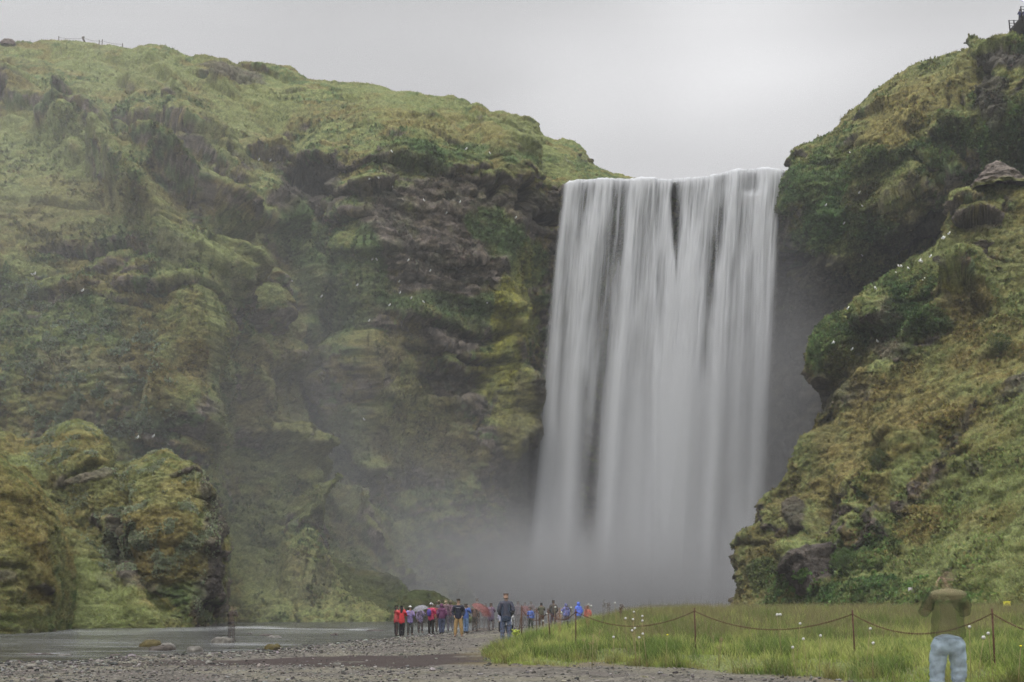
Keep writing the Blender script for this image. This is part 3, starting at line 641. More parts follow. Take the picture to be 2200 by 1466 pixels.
featN = [
 ('r',[(1925,770),(1850,890),(1780,1000),(1735,1080),(1700,1140)],1.8,22,30),('r',[(2040,930),(1960,1050),(1890,1160),(1862,1240)],2.0,16,40),('r',[(2190,830),(2070,925),(2015,1010),(1965,1085),(1900,1150)],-2.2,16,16),('r',[(2210,940),(2110,1040),(2000,1100),(1880,1190)],1.2,30,20),('r',[(1800,1050),(1775,1120),(1760,1180)],-2.0,12,12),('r',[(2140,590),(2040,700),(1950,790),(1880,880)],1.4,26,30),('r',[(2200,700),(2100,800),(2000,870),(1900,960)],1.0,24,24),
 ('b',1800,760,50,90,0,2.0),('c',1775,830,16,60,0,1.5),('l',1900,660,45,55,10,4.0),('c',1914,724,15,11,0,5.0),('l',1830,760,40,50,0,2.0),
 ('b',2070,630,55,60,0,3.5),('l',2075,660,60,30,5,2.0),('l',2110,450,55,30,0,3.0),('l',2080,430,40,26,0,2.5),('l',2165,555,45,20,0,2.5),
 ('l',1740,1210,55,60,0,4.0),('l',1715,1110,35,50,0,2.5),('b',1630,1190,36,60,0,1.5),('l',1670,1150,50,30,0,1.5),
 ('l',1900,1110,50,50,10,2.5),('l',1940,1090,60,30,10,2.0),('c',1800,1110,14,50,25,1.8),('c',1860,1130,10,50,15,2.0),('l',1830,1040,60,30,-10,1.5),
 ('b',1930,990,45,26,-10,1.6),('l',1950,960,40,22,-20,1.5),('c',2040,950,16,80,35,1.4),('c',1970,1070,60,8,-38,1.2),('l',2100,1010,30,18,-40,1.5),
 ('l',2000,870,80,14,-25,1.2),('l',1900,860,60,14,-20,1.0),('l',1970,740,60,14,-10,1.2),('c',1990,523,14,5,0,1.8),('c',2020,562,16,7,0,1.8),
 ('l',2130,760,60,20,-10,1.5),('l',1990,640,40,20,0,1.0),('b',2120,1230,90,40,-20,.8),('l',1660,1030,50,26,-40,1.2),('l',2150,870,50,12,-30,1)]
paintN = [
 ('g',2100,1150,150,170,-25,.8),('g',2060,1240,220,90,-15,.9),('g',2140,950,60,120,35,.5),
 ('g',2080,1230,190,110,-20,1.0),('g',1900,1260,170,40,-10,1.0),('g',2150,1050,110,120,-25,.8),('g',2010,860,100,60,-20,.3),('g',2160,600,90,60,0,.5),
 ('c',1960,840,170,90,-20,.7),('c',1900,960,160,60,-30,.7),('c',1960,1120,60,60,0,.8),('c',2160,760,100,70,0,.5),('c',2120,930,70,60,-30,.5),('c',1790,1030,70,40,-30,.6),('c',2150,1120,60,26,-20,.5),
 ('b',1700,1060,60,60,-40,.7),('b',1640,1200,60,60,0,.7),('b',1770,920,50,60,-40,.6),('b',1620,1260,50,30,0,.6),
 ('l',1800,740,70,60,0,.9),('l',1950,620,60,70,20,1.0),('l',1960,700,80,50,0,.9),('l',1900,590,60,30,-30,.6),('l',1800,1290,150,34,-8,1.0),('l',1660,1240,50,40,0,.6),('l',1880,1200,80,30,-20,.8),('l',1980,1290,90,24,0,.6),
 ('l',2080,1080,40,30,0,.3),('g',1990,560,90,40,-20,.8),
 ('r',1905,675,46,34,0,1.0),('r',1920,745,40,30,0,.7),('d',1780,850,26,60,0,.8),('d',1740,1215,50,45,0,1.0),('d',1705,1110,26,34,0,.9),('b',2075,640,55,55,0,.9),('y',2060,600,26,30,0,.5),
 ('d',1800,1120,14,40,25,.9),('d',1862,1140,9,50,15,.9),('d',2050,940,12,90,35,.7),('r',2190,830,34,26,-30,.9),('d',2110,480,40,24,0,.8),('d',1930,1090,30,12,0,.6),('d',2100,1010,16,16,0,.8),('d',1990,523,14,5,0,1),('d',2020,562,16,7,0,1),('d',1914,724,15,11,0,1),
 ('b',1820,800,50,50,0,.6),('d',1830,840,40,20,0,.6)]
NEAR = land('hill', rows, 640, 680, featN, paintN, seed=77, back=((7, -2), (20, -14)), base='g', rockslope=(-.12, .10), coarse=.4, flute=.35, lump=1.1, cvar=.45, lushy=.25, kind='structure',
            wrap_left=((1.5, 5, -.5), (5, 22, -2)), terr=.8)

# ================================================================== LEFT CRAG AND OCHRE MOUND ACROSS THE RIVER
rowsC = [
 [(-200,1350,64),(0,1349,66),(100,1348,68),(200,1347,69.5),(300,1346,71),(390,1345,73),(452,1344,74.5)],
 [(-200,1280,67),(0,1280,69),(100,1272,71),(200,1268,73),(300,1278,74.3),(400,1285,75),(474,1278,76)],
 [(-200,1180,71),(0,1180,73),(100,1172,75),(190,1162,77),(270,1185,76.5),(390,1200,76),(474,1210,77)],
 [(-200,1080,75),(0,1080,77),(80,1072,79),(170,1080,80),(255,1095,78),(370,1105,77),(455,1120,78)],
 [(-200,1000,78),(0,1000,80),(80,1003,82),(170,1010,82),(255,1035,80),(350,1035,79),(444,1052,79.5)],
 [(-200,945,84),(0,934,85),(66,950,86),(160,908,86),(265,988,84.5),(372,968,82.5),(432,1012,82)]]
rows = [[(p[0]-(0, 0, 0, 0, 6, 18, 36)[i], p[1], p[2]) for i, p in enumerate(q)] for q in rowsC]
featC = [
 ('l',150,965,110,45,-5,1.8),('b',190,930,70,30,0,1.0),('l',340,1120,130,80,0,1.2),('s',240,1200,22,110,-25,1.5),('b',370,1200,90,120,0,2.0),
 ('l',105,1160,36,36,20,2.6),('l',230,1265,40,20,30,1.6),('c',262,1170,16,60,-10,1.4),('l',450,1150,26,50,0,1.2),('c',452,1310,20,26,0,1.2),('l',390,1010,50,30,0,1.2),
 ('l',250,1130,50,26,0,1.5),('b',130,1040,60,30,30,-1.5),('l',420,1060,30,20,0,1.0)]
featC += [('r',[(262,985),(250,1080),(230,1180),(250,1290)],-1.8,16,16),('r',[(95,990),(150,1080),(220,1180),(330,1290),(400,1335)],-1.6,20,20),('r',[(350,1000),(400,1060),(440,1100)],.8,20,10)]
paintC = [
 ('d',455,1180,22,120,0,.9),('d',430,1280,34,50,0,.8),('d',300,1190,40,80,-15,.6),
 ('g',150,1270,150,80,30,1.0),('g',60,1000,50,40,30,.9),('g',60,1110,50,60,40,1.0),('g',240,1330,240,20,0,1.0),('g',330,1310,80,30,25,.9),('g',170,925,90,16,0,.6),
 ('c',170,960,100,40,0,.3),('o',330,1060,140,60,0,.6),('c',260,1090,60,30,0,.4),('b',350,1180,90,90,0,.8),('c',330,1170,70,60,20,.3),('c',105,1150,30,30,0,.7),
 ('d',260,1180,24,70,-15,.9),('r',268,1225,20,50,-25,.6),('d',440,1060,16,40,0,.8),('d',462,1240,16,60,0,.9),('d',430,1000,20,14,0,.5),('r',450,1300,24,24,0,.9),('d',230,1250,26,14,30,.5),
 ('d',190,1030,60,8,-12,.8),('l',400,1280,40,40,0,.5)]
CRAG = land('rock_outcrop', rows, 360, 560, featC, paintC, seed=120, back=((4, -.6), (14, -9)), base='o', rockslope=(-.15, .1), coarse=.22, flute=.25, amp=.62, mat=M_NEAR, lump=1.5, lushy=.4,
            wrap_right=((-.6, 5, -.2), (-3, 16, -1)), terr=.8)
rows = [
 [(-200,1352,56),(0,1351,57),(40,1349,58),(64,1347,59)],
 [(-200,1240,57),(0,1240,58),(50,1242,59),(84,1240,60.5)],
 [(-200,1120,59),(0,1120,60),(45,1125,61),(80,1135,62.5)],
 [(-200,1040,61),(0,1040,62),(30,1045,63),(52,1062,64)],
 [(-200,930,65),(-40,960,65),(0,985,65.5),(16,1000,66)]]
MOUND = land('rock_outcrop', rows, 230, 170, [('l',20,1050,50,30,20,1),('l',0,1180,60,40,10,1.2),('c',60,1290,30,30,0,1),('l',60,1150,30,30,0,.8)],
             [('c',20,1120,80,100,0,.7),('o',40,1220,50,60,0,.6),('b',60,1270,40,60,0,.7),('g',20,1335,80,14,0,.9),('d',10,1240,24,14,0,.7)],
             seed=150, back=((3, -.5), (10, -6)), base='o', coarse=.2, flute=.2, amp=.55, mat=M_NEAR, rockslope=(-.25, 0), wrap_right=((-.4, 3, 0), (-2, 9, -1)), terr=.8)
# ================================================================== TALUS HEAPS IN THE SPRAY
rows = [
 [(560,1337,98),(640,1336,99),(720,1335,100),(800,1334,101),(866,1333,104)],
 [(580,1290,104),(650,1285,105),(730,1280,106),(800,1290,106),(866,1300,108)],
 [(600,1240,110),(660,1225,111),(730,1225,111),(800,1240,111),(860,1262,112)],
 [(620,1200,117),(680,1178,117),(735,1188,116),(800,1213,115),(850,1238,114)]]
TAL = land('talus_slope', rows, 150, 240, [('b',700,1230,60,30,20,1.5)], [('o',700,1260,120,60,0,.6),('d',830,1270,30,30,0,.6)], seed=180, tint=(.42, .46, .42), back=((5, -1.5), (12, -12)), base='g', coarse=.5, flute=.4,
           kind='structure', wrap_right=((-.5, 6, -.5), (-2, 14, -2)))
rows = [
 [(862,1336,92),(900,1336,92),(950,1336,93),(1012,1336,94)],
 [(864,1300,93),(900,1298,93),(950,1305,94),(1006,1326,95)],
 [(870,1280,95),(892,1268,95),(930,1274,95.5),(985,1302,96)]]
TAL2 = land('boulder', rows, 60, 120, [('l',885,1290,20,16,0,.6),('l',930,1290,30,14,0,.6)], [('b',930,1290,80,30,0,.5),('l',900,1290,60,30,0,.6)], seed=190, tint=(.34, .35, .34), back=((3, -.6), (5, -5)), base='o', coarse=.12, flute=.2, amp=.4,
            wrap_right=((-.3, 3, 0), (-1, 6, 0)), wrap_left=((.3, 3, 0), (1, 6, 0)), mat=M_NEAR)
for ld, nm, lb, cat in ((CRAG, 'rock_outcrop', 'big moss covered crag with a steep dark side at the far river bank', 'crag'),
                (MOUND, 'rock_outcrop', 'ochre mossy rock at the left edge in front of the big crag', 'crag'),
                (TAL2, 'boulder', 'low dark boulder behind the crowd at the foot of the misty slope', 'boulder')):
    ld.obj['label'] = lb; ld.obj['category'] = cat
# river bed on top of the fall
u = np.linspace(0, 1, 60); v = np.linspace(0, 1, 30)
UU, VV = np.meshgrid(u, v); UU = UU.ravel(); VV = VV.ravel()
lipx = np.array([1190, 1215, 1240, 1320, 1450, 1520, 1560, 1600, 1650, 1683, 1710]); lipy = np.array([400, 394, 386, 383, 385, 379, 369, 364, 363, 366, 368])
def lip(px): return np.interp(px, lipx, lipy)
pxs = 1190+UU*520
Yv = 143.3+VV*30
zl = CH+(HY-lip(pxs))/F*143.3-.5
X = (pxs-CX)/F*Yv; Z = zl-VV*2.5+.35*noise(np.stack([X, Yv, Yv*0], 1), .5, 3)
Vb = np.stack([X, Yv, Z], 1)
link('river_top', mesh_np('river_top', Vb, gridfaces(30, 60), np.ones((len(Vb), 3))*DROCK*1.4), M_TERR, kind='structure')
# ================================================================== GROUND, RIVER, MEADOW
shore = np.array([(-60,16),(-30,22),(-14.5,26.3),(-10.7,32.7),(-8.5,38),(-6,49),(-2.9,62),(1,80),(6,100),(9,120),(10,150)])
front = np.array([(-.75,32),(-.55,28),(-.47,25.3),(.23,24.3),(1.15,24.7),(1.84,26.0),(2.4,26.2),(3.4,24.3),(4.3,22.9),(5.9,21.1),(7.2,19.3),(8.9,17.3),(12,15.5),(20,12)])
side = np.array([(-.75,32),(-.3,36),(.3,41),(1.4,47),(4,52),(12,54),(30,52)])
def seg_sd(x, y, pl):
    """distance to a polyline and the side of it (positive on the right of its direction)"""
    best = np.full(x.shape, 1e9); sg = np.zeros(x.shape)
    for (a, b) in zip(pl[:-1], pl[1:]):
        dx, dy = b-a; t = np.clip(((x-a[0])*dx+(y-a[1])*dy)/(dx*dx+dy*dy), 0, 1)
        ex = x-a[0]-t*dx; ey = y-a[1]-t*dy; d = np.hypot(ex, ey); s_ = np.where(dy*ex-dx*ey > 0, 1, -1)
        m = d < best; best = np.where(m, d, best); sg = np.where(m, s_, sg)
    return best*sg
mead = np.concatenate([front, side[::-1]], 0)
def inside(x, y, pg):
    c = np.zeros(x.shape, bool); n = len(pg)
    for i in range(n):
        x0, y0 = pg[i]; x1, y1 = pg[(i+1) % n]
        if y0 == y1: continue
        c ^= ((y0 > y) != (y1 > y)) & (x < (x1-x0)*(y-y0)/(y1-y0)+x0)
    return c
def pg_dist(x, y, pg):
    d = np.full(x.shape, 1e9)
    for i in range(len(pg)):
        a = pg[i]; b = pg[(i+1) % len(pg)]; dx, dy = b-a; t = np.clip(((x-a[0])*dx+(y-a[1])*dy)/(dx*dx+dy*dy+1e-9), 0, 1)
        d = np.minimum(d, np.hypot(x-a[0]-t*dx, y-a[1]-t*dy))
    return np.where(inside(x, y, pg), d, -d)
def gz(x, y):
    P = np.stack([x, y, 0*x], 1)
    s = seg_sd(x, y, shore)+1.2*fbm(P, .25, 3, 300)+.35*fbm(P, 1.2, 3, 305)          # + on the bank
    z = -.155+.155*sstep(0, 2.2, s)-.6*sstep(0, 3.5, -s)
    m = pg_dist(x, y, mead)+.5*fbm(P, .5, 3, 301)
    mz = .26*sstep(-.1, 1.5, m)+.80*sstep(26, 39, y)*sstep(0, 6, m)+.05*fbm(P, .8, 3, 302)*sstep(0, 1, m)
    z = z+mz+.03*fbm(P, .35, 3, 303)+.012*fbm(P, 2.0, 3, 304)
    z = z+.07*sstep(20, 9, y)
    return z, s, m
def gz1(x, y): return float(gz(np.array([float(x)]), np.array([float(y)]))[0][0])
nr, nc = int(620*RES), int(900*RES)
t = np.linspace(0, 1, nr); Yg = 2.5*(170/2.5)**t
pxg = np.linspace(-900, 3100, nc)
YY, PX = np.meshgrid(Yg, pxg, indexing='ij'); y = YY.ravel(); x = ((PX-CX)/F*YY).ravel()
z, s, m = gz(x, y)
P = np.stack([x, y, z], 1)
n1 = fbm(P*[1, 1, 0], .4, 4, 310); n2 = fbm(P*[1, 1, 0], [2.5, 1.5, 1], 4, 311, .7); n3 = fbm(P*[1, 1, 0], 9, 3, 312, .8)
GRV = np.array([.088, .080, .068])
C = np.ones((len(x), 3))*GRV*(1+.5*n2+.6*n3)[:, None]
C = mixc(C, np.array([.085, .075, .066]), sstep(0, .4, n1))
C = mixc(C, np.array([.135, .125, .090]), sstep(.05, .35, -n1)*.5)
# damp dark gravel: a shallow wet hollow beside the meadow
wx_, wy_ = x+1.2*fbm(P*[1, 1, 0], .35, 3, 320), y+2.0*fbm(P*[1, 1, 0], .3, 3, 321)
def patch(cx, cy, rx, ry, a):
    a = math.radians(a); u = ((wx_-cx)*math.cos(a)+(wy_-cy)*math.sin(a))/rx; v = (-(wx_-cx)*math.sin(a)+(wy_-cy)*math.cos(a))/ry
    return 1-sstep(.75, 1.2, u*u+v*v)
wet = np.clip(patch(-2.0, 27.3, 3.0, 2.7, 2)+patch(-5.2, 27.0, 2.6, 1.9, 6)+.8*patch(-8, 25.6, 2.8, 1.0, 8), 0, 1)
C = mixc(C, np.array([.034, .025, .023]), wet*.93)
C = mixc(C, np.array([.07, .062, .055]), sstep(1.0, -.2, s)*.85)
C = mixc(C, np.array([.11, .13, .045]), sstep(-.35, .35, m)*.9)
C = mixc(C, np.array([.12, .10, .05]), (sstep(-1.2, 0, m)*(1-sstep(-.2, .3, m)))*.7*sstep(-.3, .2, n1))
C = np.clip(C, .01, .6)
GROUND = Land(); GROUND.V = P; GROUND.m = m; GROUND.s = s
M_GRD = mat_terrain('gravel_ground', 14.0, .6, .04, var=.5)
link('ground', mesh_np('ground', P, gridfaces(nr, nc), C, attr={'wet': wet}), M_GRD, kind='structure')
me = mesh_np('terrain', [(-2500, -400, -1.0), (2500, -400, -1.0), (2500, 2500, -1.0), (-2500, 2500, -1.0)], [(0, 1, 2, 3)], np.ones((4, 3))*OLIVE)
link('terrain', me, M_TERR, kind='structure')

# river
M_RIV, nt, N, L = nodes('river_water')
out = N.new('ShaderNodeOutputMaterial'); b = N.new('ShaderNodeBsdfPrincipled'); tc = N.new('ShaderNodeTexCoord')
mp = N.new('ShaderNodeMapping'); mp.inputs['Scale'].default_value = (.16, 1.1, 1); mp.inputs['Rotation'].default_value = (0, 0, math.radians(12)); L.new(tc.outputs['Object'], mp.inputs[0])
n = N.new('ShaderNodeTexNoise'); n.inputs['Scale'].default_value = 1.4; n.inputs['Detail'].default_value = 7; n.inputs['Roughness'].default_value = .62; L.new(mp.outputs[0], n.inputs['Vector'])
bp = N.new('ShaderNodeBump'); bp.inputs['Strength'].default_value = .6; bp.inputs['Distance'].default_value = .10; L.new(n.outputs['Fac'], bp.inputs['Height'])
at = N.new('ShaderNodeAttribute'); at.attribute_name = 'foam'
mp2 = N.new('ShaderNodeMapping'); mp2.inputs['Scale'].default_value = (.22, 3.2, 1); L.new(tc.outputs['Object'], mp2.inputs[0])
n2_ = N.new('ShaderNodeTexNoise'); n2_.inputs['Scale'].default_value = 1.1; n2_.inputs['Detail'].default_value = 5; L.new(mp2.outputs[0], n2_.inputs['Vector'])
cr = N.new('ShaderNodeMapRange'); cr.inputs[1].default_value = .47; cr.inputs[2].default_value = .72; L.new(n2_.outputs['Fac'], cr.inputs[0])
mm = N.new('ShaderNodeMath'); mm.operation = 'MULTIPLY_ADD'; mm.inputs[1].default_value = .28; L.new(cr.outputs[0], mm.inputs[0]); L.new(at.outputs['Fac'], mm.inputs[2])
mc = N.new('ShaderNodeMix'); mc.data_type = 'RGBA'; mc.clamp_factor = True
mc.inputs[6].default_value = (.030, .030, .027, 1); mc.inputs[7].default_value = (.62, .64, .66, 1); L.new(mm.outputs[0], mc.inputs[0])
L.new(mc.outputs[2], b.inputs['Base Color']); b.inputs['Roughness'].default_value = .2; b.inputs['IOR'].default_value = 1.33; b.inputs['Specular IOR Level'].default_value = .32
L.new(bp.outputs[0], b.inputs['Normal']); L.new(b.outputs[0], out.inputs[0])
nr2, nc2 = 220, 420
Yw = 15*(150/15)**np.linspace(0, 1, nr2); Xf = np.linspace(-1400, 2000, nc2)
YY, PX = np.meshgrid(Yw, Xf, indexing='ij'); yw = YY.ravel(); xw = ((PX-CX)/F*YY).ravel()
Pw = np.stack([xw, yw, 0*xw], 1)
zw = -.15+.012*fbm(Pw, [.3, 1.2, 1], 3, 330)
foam = np.zeros(len(xw))
for (fx, fy, rx, ry, a) in ((575,1350,90,1.6,.6),(520,1349,60,2,.5),(690,1352,60,1.7,.4),(770,1352,34,1.6,.7),(560,1347,16,1.2,.4),(650,1358,120,3,.18),(400,1352,120,4,.25),(200,1356,200,5,.2),(100,1404,60,2,.35),(330,1398,60,2,.2),(520,1385,90,2.5,.25),(950,1350,60,4,.3),(200,1380,200,7,.12)):
    pxw, pyw = proj(np.stack([xw, yw, zw], 1))
    foam = np.maximum(foam, a*np.exp(-((pxw-fx)/rx)**2-((pyw-fy-4*noise(Pw, .15, 7))/ry)**2))
foam *= np.clip(.8+.9*fbm(Pw, [.5, 2.0, 1], 3, 331), .2, 1.3)
link('water', mesh_np('water', np.stack([xw, yw, zw], 1), gridfaces(nr2, nc2), attr={'foam': foam}), M_RIV, kind='structure')

# pebbles: thousands of small stones, one mass
def stones_mesh(name, px_, py_, pz_, size, colr, flat=.6, seed=1):
    n = len(px_)
    ph = (1+5**.5)/2
    iv = np.array([(-1,ph,0),(1,ph,0),(-1,-ph,0),(1,-ph,0),(0,-1,ph),(0,1,ph),(0,-1,-ph),(0,1,-ph),(ph,0,-1),(ph,0,1),(-ph,0,-1),(-ph,0,1)], float); iv /= np.linalg.norm(iv[0])
    fi = np.array([(0,11,5),(0,5,1),(0,1,7),(0,7,10),(0,10,11),(1,5,9),(5,11,4),(11,10,2),(10,7,6),(7,1,8),(3,9,4),(3,4,2),(3,2,6),(3,6,8),(3,8,9),(4,9,5),(2,4,11),(6,2,10),(8,6,7),(9,8,1)])
    V = np.repeat(iv[None], n, 0)*rng.uniform(.72, 1.2, (n, 12, 1))
    sc = np.stack([rng.uniform(.8, 1.5, n), rng.uniform(.7, 1.1, n), rng.uniform(.35, .8, n)*flat/.6], 1)*size[:, None]*.5
    V = V*sc[:, None, :]
    a = rng.uniform(0, 6.28, n); c, s_ = np.cos(a)[:, None], np.sin(a)[:, None]
    X = V[..., 0]*c-V[..., 1]*s_; Y_ = V[..., 0]*s_+V[..., 1]*c
    V = np.stack([X+px_[:, None], Y_+py_[:, None], V[..., 2]+(pz_+sc[:, 2]*.35)[:, None]], -1)
    Fc = (fi[None]+np.arange(n)[:, None, None]*12).reshape(-1, 3)
    return mesh_np(name, V.reshape(-1, 3), Fc, np.repeat(colr, 12, 0), smooth=False)
M_STONE = mat_terrain('stone', 18, .4, .02, rough=.85, var=.3)
npb = int(110000*RES)
Yp = 14*(80/14)**(rng.uniform(0, 1, npb)**.8); pxp = rng.uniform(-60, 2260, npb)
xp = (pxp-CX)/F*Yp
zp, sp, mpb = gz(xp, Yp)
# stones lie thickest along the water's edge
dens = np.clip(.22+1.0*np.exp(-((sp-1.2)/2.4)**2)+.35*(xp < -2), 0, 1)
inwet = np.maximum(((xp+2.2)/3.3)**2+((Yp-27.2)/2.7)**2 < 1, ((xp+5.4)/2.6)**2+((Yp-27)/1.8)**2 < 1)
k = (rng.uniform(0, 1, npb) < dens*np.where(inwet, .10, 1)) & (mpb < .05) & (sp > -1.8)
xp, Yp, zp, sp = xp[k], Yp[k], zp[k], sp[k]
near = np.exp(-((sp-1.2)/2.6)**2)
sz = rng.lognormal(-3.35, .5, len(xp))*(1+.6*near); sz = np.clip(sz, .02, .18)
cb = rng.uniform(.05, .21, (len(xp), 1))*np.array([[1, .95, .86]])*rng.normal(1, .05, (len(xp), 3))
dk = rng.uniform(0, 1, len(xp)) < .42; cb[dk] *= .4; cb[sp < .2] *= .5
link('pebbles', stones_mesh('pebbles', xp, Yp, zp, sz, np.clip(cb, .02, .6)), M_STONE, kind='stuff', label='loose grey pebbles strewn along the river bank and path')

# river stones one can tell apart
SB = [(320,1390,.95,.34,'b','round mossy brown stone in the shallow water'),(355,1391,.75,.20,'p','flat pale stone just right of the mossy brown one'),
      (346,1398,1.0,.24,'d','low dark stone below the mossy brown one'),(478,1382,1.05,.30,'p','broad speckled stone in midstream right of the crag'),
      (584,1398,.7,.26,'b','brown mossy stone on the edge of the gravel bank'),(66,1408,.5,.09,'d','thin dark stone in the shallows at far left'),
      (92,1407,.55,.08,'d','second thin dark stone in the shallows at far left'),(414,1402,.75,.26,'p','pale pointed stone near the gravel bank'),
      (570,1366,.8,.12,'d','grey flat stone in midstream'),(588,1370,.85,.14,'p','whitish flat stone in midstream'),(717,1365,.5,.16,'d','small dark stone in the far shallows'),
      (806,1356,1.4,.12,'d','long flat dark stone near the red coats'),(1045,1357,1.9,.28,'d','low black stone at the water edge behind the crowd'),(1020,1359,.9,.15,'d','small black stone at the water edge behind the crowd'),
      (870,1415,.16,.10,'p','pale stone lying in the dark damp gravel'),(1045,1421,.22,.12,'p','pale stone at the tip of the dark damp gravel'),(1110,1432,.42,.10,'r','flat stone below the meadow edge'),(1386,1457,.24,.06,'o','flat yellowish stone on the path'),
      (720,1430,.3,.10,'p','pale lump of stone on the near gravel'),(535,1362,.35,.08,'d','tiny dark stone by the foam'),(134,1409,.6,.07,'p','pale flat stone in the left shallows'),(240,1409,.5,.07,'d','dark flat stone in the left shallows')]
for (sx_, sy_, wd, ht, cc, lb) in SB:
    water = sy_ < 1412 and sx_ < 900 and not (sx_ == 584)
    z0 = -.15 if water or sx_ in (1045, 1020) and sy_ < 1400 else 0.0
    Y0 = (CH-z0)/((sy_-HY)/F)
    X0 = (sx_-CX)/F*Y0
    n = 26; th = np.linspace(0, 2*np.pi, n, endpoint=False); ring = []
    for rr, zz in ((1.0, -.3), (1.04, 0), (.96, .4), (.78, .75), (.45, .96), (.08, 1.0)):
        ring.append(np.stack([np.cos(th)*rr, np.sin(th)*rr, np.full(n, zz)], 1))
    Vs = np.concatenate(ring); q = int(sx_)
    nn = fbm(Vs, 1.3, 4, 400+q % 50)
    Vs = Vs*(1+.38*nn)[:, None]*np.array([wd/2*.85, wd*.36, ht*.8])
    Fs = [(r*n+j, r*n+(j+1) % n, (r+1)*n+(j+1) % n, (r+1)*n+j) for r in range(5) for j in range(n)]
    cl = dict(b=BMOSS*.5, p=np.array([.115, .108, .095]), d=DROCK, r=ROCK*.6, o=np.array([.16, .15, .09]))[cc]; Cs = np.ones((len(Vs), 3))*cl*(1+.8*fbm(Vs, 6, 3, 410))[:, None]
    o = link('river_stone' if water else 'stone', mesh_np('river_stone', Vs, Fs, np.clip(Cs, .015, .5)), M_STONE, label=lb, category='stone', group='single stones in the river and on the gravel')
    o.location = (X0, Y0+.2, z0-.02)

# ------------------------------------------------------------------ meadow grass: blades past counting
def blades(name, x, y, z, h, w, col, lean=.3, wind=(.0, .0), label=None, kindm=None, seg=2, tipcol=None):
    n = len(x); a = rng.uniform(0, 2*np.pi, n); ln = rng.normal(0, lean, (n, 2))+np.array(wind)
    ux, uy = np.cos(a)*w*.5, np.sin(a)*w*.5
    rings = []; cols = []
    for k_ in range(seg+1):
        t = k_/seg; wt = (1-t)**.7 if k_ < seg else .12
        cx_ = x+ln[:, 0]*h*t**1.8; cy_ = y+ln[:, 1]*h*t**1.8; cz_ = z+h*(t-.18*t*t*np.hypot(ln[:, 0], ln[:, 1]))
        rings += [np.stack([cx_-ux*wt, cy_-uy*wt, cz_], 1), np.stack([cx_+ux*wt, cy_+uy*wt, cz_], 1)]
        cc = col*(.75+.35*t)
        if tipcol is not None: cc = cc*(1-t)+tipcol*t
        cols += [cc, cc]
    V = np.stack(rings, 1); C_ = np.stack(cols, 1); kk = 2*(seg+1)
    fb = np.array([(2*i, 2*i+1, 2*i+3, 2*i+2) for i in range(seg)])
    Fc = (fb[None]+np.arange(n)[:, None, None]*kk).reshape(-1, 4)
    return link(name, mesh_np(name, V.reshape(-1, 3), Fc, np.clip(C_.reshape(-1, 3), .01, .7), smooth=False), M_BLADE, kind='stuff', label=label)
def mead_pts(n, lo, hi, dmin=-.1, dens=None, xr=(1000, 2520)):
    Yb = lo+(hi-lo)*rng.uniform(0, 1, n); pxb = rng.uniform(xr[0], xr[1], n); xb = (pxb-CX)/F*Yb
    zb, sb, mb = gz(xb, Yb); Pb = np.stack([xb, Yb, 0*xb], 1)
    k_ = mb > dmin+.25*noise(Pb, 1.4, 500)
    if dens is not None: k_ &= rng.uniform(0, 1, n) < dens(xb, Yb, mb, Pb)
    return xb[k_], Yb[k_], zb[k_]-.01, mb[k_], Pb[k_]
G1 = np.array([.235, .290, .070]); G2 = np.array([.32, .345, .11]); G3 = np.array([.085, .135, .038]); STR = np.array([.26, .22, .12]); PUR = np.array([.150, .105, .078])
xb, yb, zb, mb, Pb = mead_pts(int(480000*RES), 15.5, 44, -.15, lambda x, y, m, P: np.clip(.55+.9*noise(P, .9, 505), .15, 1))
cl1 = fbm(Pb, .55, 3, 506); cl2 = fbm(Pb, 1.7, 3, 507)
hh = (.10+.27*sstep(-.3, .5, cl1+.8*cl2)+.05*sstep(0, 1.5, mb))*rng.uniform(.5, 1.35, len(xb))
cc = mixc(np.ones((len(xb), 3))*G1, G2, sstep(-.1, .4, cl2)); cc = mixc(cc, G3, sstep(-.02, .25, cl1+.7*noise(Pb, 3.1, 77))*.85)
cc = mixc(cc, STR, (rng.uniform(0, 1, len(xb)) < .05+.10*(mb < .5)).astype(float)*.8)
cc = mixc(cc, np.array([.15, .12, .05]), sstep(.6, 0, mb)*sstep(-.2, .3, cl2)*.6)
cc = cc*rng.uniform(.7, 1.3, (len(xb), 1))
blades('grass', xb, yb, zb, hh, .011+.004*rng.uniform(0, 1, len(xb)), cc, lean=.38, wind=(-.1, 0), label='green meadow grass inside the chain fence')
# tall flowering grass with purplish brown heads along the back of the meadow
def dn(x, y, m, P): return np.clip(sstep(26, 33, y+2.5*noise(P, .4, 511)-.25*(x-3))*(.5+.7*noise(P, .8, 510)), 0, 1)*sstep(2.4, 3.8, x+.8*noise(P, .6, 512))
xb, yb, zb, mb, Pb = mead_pts(int(230000*RES), 25, 43, .2, dn)
hh = rng.uniform(.25, .60, len(xb))*(1-.15*sstep(8, 2, xb))*(1+.5*(rng.uniform(0, 1, len(xb)) < .04))
cc = mixc(np.ones((len(xb), 3))*PUR, np.array([.21, .21, .09]), rng.uniform(.1, 1, len(xb)))*rng.uniform(.65, 1.3, (len(xb), 1))
blades('tall_grass', xb, yb, zb, hh, .009+.005*rng.uniform(0, 1, len(xb)), mixc(cc, G1, np.full(len(xb), .25)), lean=.22, wind=(-.05, 0), label='tall brownish grass along the back of the meadow', tipcol=cc)
